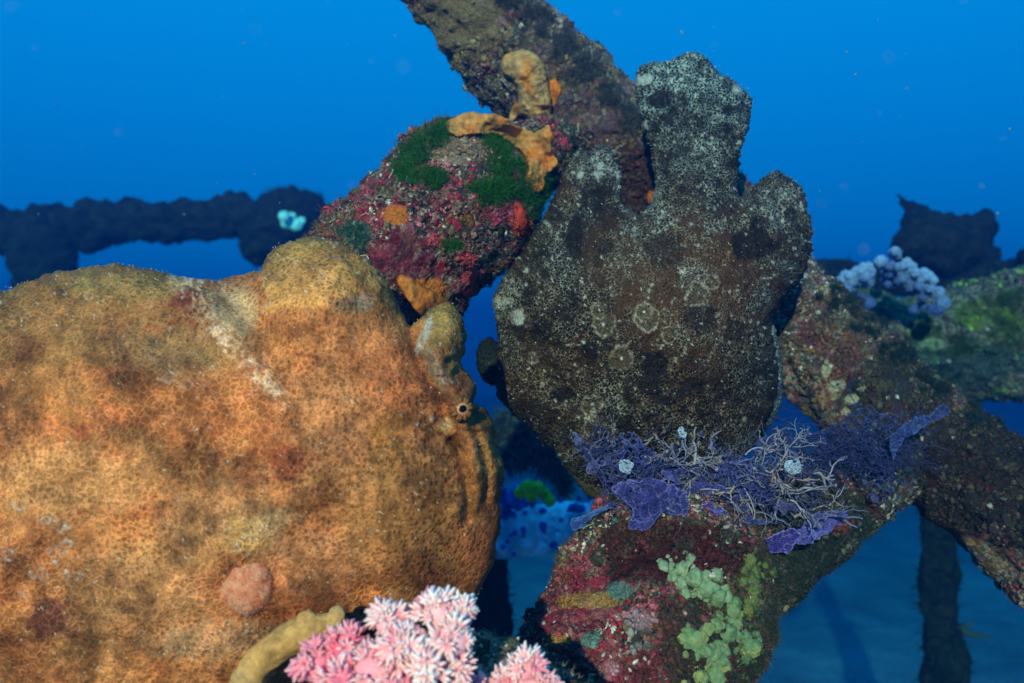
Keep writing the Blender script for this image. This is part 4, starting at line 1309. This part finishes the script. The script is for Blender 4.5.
lumpy_sponge('yellow green sponge at the right flank of the stump', [(748, 560, 8), (753, 569, 9), (751, 580, 9), (754, 590, 8), (752, 600, 8), (747, 609, 7)], BK, (.09, .11, .035), 25, (.17, .16, .05))
sponge_on('yellow moss patch on the mossy pipe at right edge', [([(985, 312), (1000, 318), (1012, 312)], [5, 8, 7]), ([(962, 320), (976, 326), (984, 334)], [4, 6, 4])], ['mossy'], (.10, .11, .012), 26, -.003, .5, name='algae_patch', cat='algae')
# tan sponge in front of the orange fish
acc = Acc()
lobes(acc, [([P(228, 720, .41), P(252, 672, .41), P(276, 648, .412), P(304, 632, .415), P(335, 622, .418)], [.008, .0075, .0075, .0078, .0055]), ([P(304, 640, .414), P(307, 622, .416)], [.006, .0052]), ([P(331, 632, .416), P(337, 614, .418)], [.0055, .0042])], (.46, .235, .075), 41, .22, 40, (.44, .25, .10))
tag(acc.build('sponge', M_sponge), 'tan knobbly sponge arm at the bottom, in front of the orange fish', 'sponge')
# encrusted rock the pink corals grow on
rv = ICO5[0] * np.array([.075, .045, .046])
w1, w2, wi = worley(rv, 70, 3)
rv = rv + ICO5[0] * (.010 * fbm(rv, 24, 4, 3) + .007 * (.5 - w1) * wi + .003 * fbm(rv, 120, 3, 8))[:, None]
rv = rv + P(462, 742, .415)
rn = normals_of(rv, ICO5[1])
register('rock', rv, ICO5[1], rn)
rock = thing('encrusted_rock', 'dark encrusted rock at the bottom edge, under the pink soft corals', 'rock', P(462, 790, .415))
mesh_obj('crust', rv, ICO5[1], M_olive, rock, {'Col': painted(rv, [(475, 668, 8, 10, (.5, .1, .02), .9), (510, 640, 20, 14, (.13, .13, .08), .8)])})
tag(scatter_growth(rv, rn, 1500, OLIVE + SPECK, 77).build('encrusting_growth', M_growth, rock), kind='stuff')

# ------------------------------------------------------------------ soft corals
def polyp_template(n=8):
    tv, tf, tip = [], [], []
    for q in range(n):
        a = q / n * 6.283
        d = np.array([math.cos(a) * .75, math.sin(a) * .75, .85])
        d /= np.linalg.norm(d)
        t = np.cross(d, [0, 0, 1.0]); t /= np.linalg.norm(t)
        b = np.cross(d, t)
        o = len(tv)
        for (s, r) in ((.15, .16), (.62, .15), (1.0, .05)):
            for w in range(4):
                p = w * 1.5708
                tv.append(d * s + (t * math.cos(p) + b * math.sin(p)) * r)
                tip.append(s)
        for s in (0, 1):
            for w in range(4):
                x, y = o + s * 4 + w, o + s * 4 + (w + 1) % 4
                tf.append((x, y, y + 4, x + 4))
        tf.append((o + 8, o + 9, o + 10, o + 11))
    return np.array(tv), [np.array(tf)], np.array(tip)
PT, PF, PTIP = polyp_template()

def soft_coral(label, lobelist, stem, D, polyps, psize, flesh, tipcol, pinkcol, seed, group=None, up=(0, -.45, .9)):
    rng = np.random.default_rng(seed)
    c0 = P(stem[-1][0], stem[-1][1], D)
    root = thing('soft_coral', label, 'soft coral', c0, group)
    pts = np.array([P(x, y, D) for x, y, r in stem])
    V, F, N = capsule_tube(pts, [r / FPX * D for x, y, r in stem], 24, 24)
    V = V + N * (.0012 * fbm(V, 160, 3, seed))[:, None]
    mesh_obj('stalk', V, F, M_soft, root, {'Col': np.tile(flesh, (len(V), 1))})
    for q, (x, y, r, dd, pk) in enumerate(lobelist):
        c = P(x, y, D + dd)
        R0 = r / FPX * D * .72
        lv = ICO3[0] * R0
        lv = lv * (1 + .22 * fbm(lv, .9 / R0, 3, seed + q))[:, None]
        fl = np.asarray(flesh) * (1 - pk) + np.asarray(pinkcol) * pk
        ob = mesh_obj('branch', lv + c, ICO3[1], M_soft, root, {'Col': np.tile(fl, (len(lv), 1))})
        n = polyps
        d = rng.normal(size=(n * 3, 3)) + np.asarray(up) * .9
        d /= np.linalg.norm(d, axis=1, keepdims=True)
        d = d[:n]
        acc = Acc()
        s = rng.choice([.45, .8, 1.0, 1.0, 1.35], n) * rng.uniform(.85, 1.15, n) * psize
        pk_ = np.clip(pk + rng.normal(0, .25, n), 0, 1)[:, None]
        cols = np.asarray(tipcol) * (1 - pk_) + np.asarray(pinkcol) * pk_
        pos = c + d * R0 * .93
        m = len(PT)
        W = PT[None] * (1 + .12 * rng.normal(size=(n, m // 12, 1, 1)).repeat(12, 2).reshape(n, m, 1)) * s[:, None, None]
        W = np.einsum('nij,nmj->nmi', frames(d + rng.normal(0, .2, (n, 3)), rng), W) + pos[:, None]
        base = (np.arange(n) * m)[:, None, None]
        tc_ = cols[:, None] * (1 - .0) * np.ones((n, m, 1))
        tc_ = tc_ * PTIP[None, :, None] + np.asarray(pinkcol) * (1 - PTIP[None, :, None]) * 1.0
        acc.add(W.reshape(-1, 3), [(PF[0][None] + base).reshape(-1, 4)], tc_.reshape(-1, 3))
        tag(acc.build('polyps', M_soft, ob), kind='stuff')
    return root

WHT, PNK = (.92, .80, .76), (.84, .16, .25)
PGRP = 'pink soft corals at the bottom edge'
soft_coral('big pink and white soft coral at the bottom edge, in front of the orange fish',
           [(318, 664, 24, .0, .75), (347, 648, 24, .004, .8), (374, 668, 26, -.006, .45), (388, 622, 19, .004, .15), (402, 648, 24, -.004, .25), (436, 612, 20, .004, .05), (460, 618, 17, .006, .15), (452, 640, 22, -.002, .1),
            (425, 670, 24, -.008, .15), (345, 682, 26, -.006, .6), (395, 690, 26, -.01, .3), (455, 668, 18, .0, .3)],
           [(400, 780, 34), (398, 730, 32), (395, 690, 26)], .365, 32, .0048, (.86, .47, .52), WHT, PNK, 5, PGRP)
soft_coral('small pink soft coral tuft on the dark rock, right of the big pink one',
           [(527, 668, 19, .0, .25), (508, 688, 17, .0, .55), (544, 690, 17, .002, .4), (470, 692, 14, .0, .7)], [(520, 780, 24), (522, 730, 22), (525, 690, 16)], .385, 32, .0048, (.82, .36, .42), WHT, PNK, 6, PGRP)

def knob_coral(label, knobs, D, col, seed, group=None, rough=.12, name='soft_coral', cat='soft coral', fleck=None):
    """cauliflower soft coral seen from afar: every knob a branch of its own"""
    rng = np.random.default_rng(seed)
    root = thing(name, label, cat, P(np.mean([k[0] for k in knobs]), max(k[1] + k[2] for k in knobs), D), group)
    for q, (x, y, r, c) in enumerate(knobs):
        R0 = r / FPX * D
        acc = Acc()
        lv = ICO3[0] * R0
        lv = lv * (1 + rough * fbm(lv, 1.2 / R0, 3, seed + q))[:, None] + P(x, y, D + rng.normal(0, .012))
        acc.add(lv, ICO3[1], c if c is not None else col)
        n = 40
        d = rng.normal(size=(n, 3)); d /= np.linalg.norm(d, axis=1, keepdims=True)
        cc = np.tile(fleck if fleck is not None else (c if c is not None else col), (n, 1)) * rng.uniform(.8, 1.2, (n, 1))
        acc.inst(ICO1[0], ICO1[1], lv.mean(0) + d * R0 * 1.0, frames(d, rng), rng.uniform(.12, .26, n) * R0, np.minimum(cc, .9))
        acc.build('branch', M_soft, root)
    return root

rng = np.random.default_rng(12)
WB, BL = (.75, .80, .85), (.16, .20, .42)
kn_ = [(893, 238, 6, WB), (889, 250, 5, WB), (880, 258, 7, WB), (870, 264, 8, WB), (884, 268, 9, WB), (898, 262, 8, WB), (910, 268, 8, WB), (922, 274, 7, WB), (932, 280, 7, WB), (858, 274, 8, WB), (846, 278, 6, WB), (852, 288, 8, BL),
       (868, 282, 9, BL), (886, 284, 10, (.4, .45, .6)), (902, 280, 8, (.5, .55, .7)), (918, 290, 9, BL), (900, 296, 12, BL), (880, 300, 12, BL), (926, 300, 8, (.4, .45, .6)), (910, 308, 12, BL), (890, 314, 10, BL), (936, 294, 6, BL)]
kn2 = []
for _ in range(95):
    x = rng.uniform(838, 944)
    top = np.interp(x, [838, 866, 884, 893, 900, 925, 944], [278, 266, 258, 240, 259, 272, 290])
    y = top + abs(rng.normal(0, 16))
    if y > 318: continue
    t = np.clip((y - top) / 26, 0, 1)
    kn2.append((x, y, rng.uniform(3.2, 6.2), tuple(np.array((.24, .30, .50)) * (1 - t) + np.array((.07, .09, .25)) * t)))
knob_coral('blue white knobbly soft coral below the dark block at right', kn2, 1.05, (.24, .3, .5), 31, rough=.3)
kn_ = [(288, 222, 7, (.35, .75, .75)), (296, 225, 6, (.35, .75, .75)), (284, 216, 5, (.35, .75, .75)), (301, 221, 4, (.35, .75, .75)), (292, 217, 4, (.35, .75, .75))]
knob_coral('pale cyan soft coral on the far frame at left', kn_, 2.1, WB, 33)
DB = (.06, .08, .40)
kn_ = []
for _ in range(26):
    x = rng.uniform(488, 600)
    kn_.append((x, rng.uniform(508, 548) - (x - 540) * .10, rng.uniform(2, 4), (.50, .62, .85)))
for _ in range(60):
    x = rng.uniform(488, 600)
    kn_.append((x, rng.choice([rng.uniform(500, 514), rng.uniform(514, 552)]) - (x - 540) * .10, rng.uniform(1.8, 4.2), DB))
kn_ += [(rng.uniform(492, 524), rng.uniform(474, 512), rng.uniform(4, 7), (.07, .10, .50)) for _ in range(24)]
knob_coral('deep blue and white soft coral low in the gap between the fishes', kn_, 1.112, WB, 35, rough=.35)
kn_ = [(520, 492, 6, None), (528, 487, 7, None), (537, 489, 7, None), (545, 495, 6, None), (550, 501, 5, None), (531, 496, 6, None)]
knob_coral('yellow green arched sponge on the deep blue soft coral', kn_, 1.06, (.35, .42, .02), 36, rough=.2, name='sponge', cat='sponge')

# ------------------------------------------------------------------ algae
def strands(acc, base, nrm, count, length, col, seed, spread=.5, curl=.6, wid=.0003):
    rng = np.random.default_rng(seed)
    k = rng.integers(0, len(base), count)
    for m in range(count):
        p = base[k[m]] + rng.normal(0, .0012, 3)
        d = nrm[k[m]] + rng.normal(0, spread, 3)
        d /= np.linalg.norm(d)
        L = length * rng.uniform(.5, 1.2)
        pts = [p]
        for q in range(4):
            d = d + rng.normal(0, curl * .45, 3)
            d /= np.linalg.norm(d)
            pts.append(pts[-1] + d * L / 4)
        pts = np.array(pts)
        t = np.cross(d, [.3, .5, .8]); t /= np.linalg.norm(t)
        b = np.cross(d, t)
        tv, n = [], 3
        for q in range(5):
            w = wid * (1 - q / 5.5)
            for e in range(3):
                a = e * 2.094
                tv.append(pts[q] + (t * math.cos(a) + b * math.sin(a)) * w)
        tf = [(q * 3 + e, q * 3 + (e + 1) % 3, q * 3 + 3 + (e + 1) % 3, q * 3 + 3 + e) for q in range(4) for e in range(3)]
        acc.add(tv, [tf], np.asarray(col) * rng.uniform(.55, 1.5))

def tuft(label, spots, keys, length, count, col, seed, group=None, name='algae_tuft', cat='algae', spread=.9, wid=.00022):
    base, nrm = [], []
    rng = np.random.default_rng(seed)
    for (x, y, rx, ry) in spots:
        for _ in range(26):
            r, t = math.sqrt(rng.random()), rng.uniform(0, 6.28)
            h = hit(x + rx * r * math.cos(t), y + ry * r * math.sin(t), keys)
            if h is not None:
                base.append(h[0]); nrm.append(h[1] * .8 + np.array([0, -.1, .55]))
    acc = Acc()
    strands(acc, np.array(base), np.array(nrm), int(count * 1.5), length, col, seed, spread, 1.25, wid=wid)
    return tag(acc.build(name, M_algae), label, cat, group)

GR = (.036, .16, .014)
gg = 'green algae tufts on the maroon pipe'
tuft('largest green algae tuft, below the orange sponge on the maroon pipe', [(498, 150, 16, 14), (505, 170, 17, 18), (485, 195, 18, 8), (500, 190, 16, 10)], ['stub', 'main'], .0105, 2600, GR, 61, gg)
tuft('green algae tuft on the upper left of the maroon pipe', [(420, 178, 22, 8), (405, 170, 14, 8), (435, 182, 10, 6)], ['stub'], .0085, 1300, GR, 62, gg)
tuft('green algae tuft at the top rim of the maroon pipe', [(430, 142, 16, 12), (415, 156, 12, 9), (440, 134, 9, 8)], ['stub'], .0115, 1500, (.04, .16, .03), 63, gg)
tuft('dark green algae tuft between maroon pipe and dark fish', [(535, 200, 12, 18), (542, 190, 10, 12), (528, 190, 10, 12)], ['main', 'stub'], .0105, 1500, (.03, .14, .03), 64, gg)
tuft('small green algae speck low on the maroon pipe', [(452, 245, 10, 6)], ['stub'], .005, 350, GR, 65, gg)
tuft('teal algae wisp at the far left of the maroon pipe', [(352, 232, 12, 10), (362, 245, 8, 8)], ['stub'], .006, 500, (.03, .13, .09), 66, gg)
# fuzz of hydroids on the upper rim of the long pipe, and of the bar
def rim_fuzz(label, pts, keys, length, count, col, seed, group):
    return tuft(label, pts, keys, length, count, col, seed, group, 'hydroid_fuzz', 'hydroids', .9, .00018)
hg = 'grey hydroid fuzz on the pipes'
rim_fuzz('grey hydroid fuzz along the upper rim of the long pipe', [(535, 20, 16, 16), (560, 45, 16, 14), (585, 70, 14, 14), (610, 95, 12, 14), (628, 120, 10, 14), (510, 0, 14, 10)], ['main'], .012, 4200, (.13, .12, .12), 71, hg)
rim_fuzz('dark hydroid fuzz hanging from the cross bar', [(790, 580, 20, 20), (825, 550, 20, 20), (860, 520, 16, 20), (800, 560, 25, 20)], ['bar', 'stump'], .010, 1800, (.05, .07, .06), 72, hg)
rim_fuzz('teal hydroid fuzz on the long pipe right of the dark fish', [(840, 300, 22, 14), (870, 325, 20, 14), (900, 350, 20, 14), (940, 380, 24, 16), (985, 415, 24, 16)], ['main', 'mossy'], .008, 5200, (.028, .058, .056), 73, hg)
rim_fuzz('yellow green algae fuzz on the mossy pipe at the right edge', [(985, 312, 30, 14), (1005, 335, 18, 14), (950, 345, 24, 10), (925, 330, 16, 8), (1010, 300, 14, 8)], ['mossy'], .014, 3000, (.10, .13, .018), 75, 'green and yellow algae on the mossy pipe')
rim_fuzz('dark hydroid fuzz on the right flank of the stump', [(760, 640, 14, 30), (775, 610, 10, 20), (740, 670, 16, 16)], ['stump'], .008, 1400, (.07, .08, .06), 74, hg)
# a few long dark whiskers
acc = Acc()
for (x, y, x2, y2) in ((538, 56, 552, 47), (560, 106, 580, 99), (585, 80, 606, 70), (600, 108, 622, 96)):
    h = on(x, y, ['main'])
    if h is None: continue
    e = P(x2, y2, h[1] - .01)
    tv, tf, _ = tube([h, (h + e) / 2 + np.array([0, 0, .002]), e], [.0004, .0003, .0001], 10, 5)
    acc.add(tv, tf, (.04, .03, .05))
tag(acc.build('hydroid_whiskers', M_growth), 'thin dark hydroid whiskers sticking out of the long pipe top', 'hydroids')

# purple lace algae: thin blades pierced by a net of holes
def blade(parent, outline, D, bend, seed, col, hole, cell_px, edge_col=None, tilt=(0, 0), name='blade', rag=5.5):
    px, py, u, ed, Q, poly = slab(outline, 0.8, rag, seed)
    p3 = np.stack([px, py, np.full(len(px), seed * 9.0)], 1)
    Dv = D + bend * fbm(p3, .018, 3, seed) + .004 * fbm(p3, .07, 3, seed + 2) + tilt[0] * (px - px.mean()) + tilt[1] * (py - py.mean())
    V = np.stack([(px - CX) / FPX * Dv, Dv, (CY - py) / FPX * Dv], 1)
    q3 = p3 + 2.5 * np.stack([fbm(p3, .12, 2, seed + 4), fbm(p3, .12, 2, seed + 5), np.zeros(len(px))], 1)
    q3[:, 2] *= .0
    f1, f2, idv = worley(q3, 1.0 / cell_px, seed)
    g1, g2, gd = worley(q3, .42 / cell_px, seed + 7)
    thr = hole + .25 + .35 * fbm(p3, .03, 3, seed + 9)
    thr = np.where(ed, 9, thr)
    solid = (f2 - f1 < thr) | (g2 - g1 < .12)
    Q = Q[solid[Q].sum(1) >= 3]
    us = np.unique(Q)
    mp = np.full(len(V), -1); mp[us] = np.arange(len(us))
    c = np.tile(col, (len(V), 1)) * (1 + .45 * fbm(p3, .06, 3, seed + 11))[:, None]
    rim = np.exp(-u / max(u.max() * .03, 1e-6))
    c = mix3(c, edge_col if edge_col is not None else np.minimum(np.asarray(col) * 1.8, .8), np.clip(rim * .8 + .5 * sstep(.10, .0, g2 - g1), 0, 1))
    o = mesh_obj(name, V[us], [mp[Q]], M_lace, parent, {'Col': c[us]})
    m = o.modifiers.new('thickness', 'SOLIDIFY')
    m.thickness = .0005
    m.offset = 0
    return V

def filaments(acc, start, direction, length, rad, depth, col, rng, spread=.6, drift=None):
    pts = [np.asarray(start, float)]
    d = np.asarray(direction, float)
    n = 6
    kids = []
    for q in range(n):
        d = d + rng.normal(0, .28, 3) * np.array([1, .5, 1])
        if drift is not None: d = d + drift * .1
        d /= np.linalg.norm(d)
        pts.append(pts[-1] + d * length / n)
        if depth > 0 and q > 0 and rng.random() < .62:
            kids.append((pts[-1], d + rng.normal(0, spread, 3) * np.array([1, .6, 1])))
    tv, tf, _ = tube(pts, np.linspace(rad, rad * .55, len(pts)), 12, 5)
    acc.add(tv, tf, np.asarray(col) * rng.uniform(.6, 1.25))
    for s, dd in kids:
        filaments(acc, s, dd / np.linalg.norm(dd), length * rng.uniform(.4, .7), rad * .7, depth - 1, col, rng, spread)
    if depth == 0 and rng.random() < .12:
        R = frames(rng.normal(size=(1, 3)))
        acc.inst(ICO1[0], ICO1[1], np.array([pts[-1]]), R, np.array([[.0012, .0012, .0005]]) * rng.uniform(.6, 1.4), np.array([col]))

PU, PUL = (.020, .022, .10), (.07, .08, .19)
rng = np.random.default_rng(19)
p1 = thing('lace_algae', 'purple lace algae with pale threads, under the belly of the dark fish', 'algae', P(690, 530, .55), 'purple lace algae')
blade(p1, [(572, 432), (577, 434), (583, 443), (594, 445), (610, 444), (622, 436), (640, 440), (655, 452), (668, 462), (682, 482), (680, 500), (668, 512), (652, 522), (640, 530), (634, 528), (628, 514), (618, 502), (606, 488), (592, 468), (580, 450)], .545, .010, 3, PU, -.06, 3.4, PUL)
blade(p1, [(612, 484), (640, 478), (668, 482), (684, 494), (690, 508), (680, 518), (664, 514), (654, 524), (640, 532), (630, 528), (634, 508), (620, 500)], .535, .010, 5, (.022, .022, .105), .5, 5, (.12, .11, .30))
blade(p1, [(727, 530), (745, 534), (765, 534), (785, 528), (800, 534), (796, 544), (780, 552), (760, 553), (742, 545)], .548, .008, 7, (.032, .021, .14), .9, 5, (.16, .13, .36))
blade(p1, [(700, 508), (712, 506), (724, 512), (722, 522), (712, 527), (702, 520)], .540, .006, 8, (.028, .022, .12), .9, 5, (.14, .13, .34))
blade(p1, [(572, 520), (590, 510), (612, 500), (616, 505), (596, 518), (582, 528), (573, 530)], .556, .006, 9, (.025, .05, .19), .6, 5, (.05, .12, .3))
blade(p1, [(690, 470), (720, 455), (750, 458), (770, 470), (768, 490), (745, 505), (715, 506), (694, 495)], .556, .014, 10, (.027, .028, .105), -.06, 3.4, PUL)
blade(p1, [(790, 535), (815, 522), (840, 512), (845, 518), (825, 532), (802, 545)], .556, .008, 11, (.05, .045, .19), .4, 5, (.1, .1, .28))
blade(p1, [(732, 470), (752, 462), (770, 475), (772, 495), (752, 502), (738, 490)], .540, .012, 12, (.024, .023, .105), -.06, 3.4, PUL)
a = Acc()
PALE = (.33, .29, .36)
for _ in range(330):
    x = rng.uniform(578, 800)
    y = rng.normal(np.interp(x, [578, 600, 640, 700, 760, 800], [446, 462, 476, 482, 478, 490]), np.interp(x, [578, 620, 800], [4, 15, 16]))
    filaments(a, P(x, y, .538 + rng.uniform(0, .02)), np.array([rng.normal(.5, .6), 0, rng.normal(-.1, .6)]), rng.uniform(.008, .022), rng.uniform(.0002, .0004), 1, np.array([(.05, .055, .20), (.07, .065, .2), (.11, .11, .24), (.2, .18, .27)][rng.integers(0, 4)]), rng)
for (x, y, dx, dy, L, n) in ((612, 462, 1, -.05, .040, 3), (640, 465, 1, .05, .045, 3), (670, 458, 1, .15, .05, 3), (690, 470, .9, .3, .045, 3), (720, 470, .8, -.3, .04, 3), (745, 455, .9, -.1, .04, 3), (740, 480, .7, .5, .035, 3), (700, 490, .9, .25, .04, 3),
                            (765, 470, .9, .1, .03, 3), (775, 490, .8, .3, .03, 3), (650, 470, .2, 1, .03, 2), (670, 475, .1, 1, .025, 2), (690, 480, 0, 1, .025, 2), (682, 440, .2, .9, .03, 2), (760, 460, .5, -.4, .03, 2), (720, 505, .9, .1, .05, 2), (780, 470, .8, -.2, .02, 2),
                            (640, 468, -.3, 1, .02, 2), (790, 500, .7, .3, .025, 2), (735, 495, .4, .8, .03, 2)):
    filaments(a, P(x, y, .538 + rng.uniform(0, .016)), np.array([dx, rng.normal(0, .15), -dy]), L * .75, .0006, n, PALE, rng, .8)
for _ in range(60):
    x, y = rng.uniform(625, 830), 0
    y = rng.normal(np.interp(x, [620, 700, 760, 830], [468, 478, 480, 500]), 16)
    filaments(a, P(x, y, .540 + rng.uniform(0, .016)), np.array([rng.normal(.3, .8), rng.normal(0, .2), rng.normal(0, .8)]), rng.uniform(.006, .018), rng.choice([.0003, .0005, .0008, .0012]), 1, np.array([(.36, .31, .37), (.22, .2, .34), (.42, .30, .26), (.18, .17, .34)][rng.integers(0, 4)]), rng)
tag(a.build('pale_threads', M_algae, p1), kind='stuff')
for q in ([(676, 428), (684, 427), (690, 434), (686, 441), (678, 438)], [(789, 463), (798, 457), (804, 462), (803, 472), (794, 474), (789, 470)], [(620, 460), (634, 464), (628, 472), (622, 468)]):
    blade(p1, q, .535, .003, 13, (.17, .21, .30), .7, 4, (.24, .29, .36), name='leaflet', rag=6)
for q, (x, y, r, a0) in enumerate(((648, 500, 16, .4), (598, 462, 12, 2.2), (700, 488, 18, .2), (735, 500, 16, 1.0), (762, 482, 14, .1), (668, 476, 14, -.4), (720, 470, 15, -.6), (782, 506, 14, .3), (690, 512, 11, 1.4), (748, 520, 13, .2), (810, 520, 15, -.3), (775, 470, 9, -.8))):
    pts = [(x + r * k * math.cos(a0 + t), y + r * k * math.sin(a0 + t) * .7) for t, k in ((0, 1.5), (.5, .7), (1.1, 1.1), (1.8, .45), (2.6, .8), (3.1, .3), (3.9, .55), (4.6, .9), (5.3, .55), (5.8, 1.0))]
    blade(p1, pts, .540 + .002 * (q % 5), .008, 20 + q, ((.026, .026, .105), (.035, .033, .10), (.022, .02, .105))[q % 3], .3, 4.2, (.09, .09, .20), rag=4)
p2 = thing('lace_algae', 'dim blue purple lace algae spread behind, between stump and long pipe', 'algae', P(850, 520, .64), 'purple lace algae')
blade(p2, [(758, 442), (778, 436), (800, 434), (822, 428), (845, 426), (868, 432), (885, 448), (893, 470), (890, 495), (874, 505), (862, 480), (845, 468), (820, 462), (795, 458), (772, 452)], .615, .012, 14, (.015, .018, .075), -.08, 3.4, (.05, .06, .16))
blade(p2, [(842, 428), (856, 408), (872, 404), (890, 420), (898, 432), (880, 440), (860, 440)], .610, .012, 15, (.014, .018, .072), -.08, 3.4, (.05, .06, .16))
blade(p2, [(888, 440), (905, 425), (925, 415), (946, 408), (940, 418), (918, 430), (902, 444), (894, 462)], .590, .006, 16, (.014, .02, .08), .4, 4, (.05, .07, .18))
a = Acc()
for _ in range(230):
    x = rng.uniform(765, 900)
    y = rng.normal(np.interp(x, [765, 830, 870, 900], [445, 445, 455, 440]), 15)
    filaments(a, P(x, y, .600 + rng.uniform(0, .025)), np.array([rng.normal(.6, .5), 0, rng.normal(-.25, .5)]), rng.uniform(.01, .028), rng.uniform(.0002, .0004), 1, (.045, .052, .17), rng, drift=np.array([.6, 0, -.3]))
tag(a.build('fine_threads', M_algae, p2), kind='stuff')

# ------------------------------------------------------------------ specks drifting in the water
rng = np.random.default_rng(44)
acc = Acc()
n = 220
D = rng.uniform(.6, 2.6, n)
x, y = rng.uniform(-60, 1080, n), rng.uniform(-40, 560, n)
pos = np.stack([(x - CX) / FPX * D, D, (CY - y) / FPX * D], 1)
acc.inst(ICO1[0] * (1 + .25 * rng.normal(size=(len(ICO1[0]), 1))), ICO1[1], pos, frames(rng.normal(size=(n, 3)), rng), rng.uniform(.0003, .0011, (n, 3)) * rng.choice([.7, 1, 1, 1.6], (n, 1)), np.tile((.22, .24, .26), (n, 1)))
n = 26
D = rng.uniform(.13, .26, n)
x, y = rng.uniform(0, 1024, n), rng.uniform(0, 300, n)
pos = np.stack([(x - CX) / FPX * D, D, (CY - y) / FPX * D], 1)
acc.inst(ICO1[0], ICO1[1], pos, frames(rng.normal(size=(n, 3)), rng), rng.uniform(.00012, .0003, (n, 3)), np.tile((.3, .3, .3), (n, 1)))
tag(acc.build('drifting_specks', M_soft), kind='stuff')

for o in scene.objects:
    if '_org' in o: del o['_org']
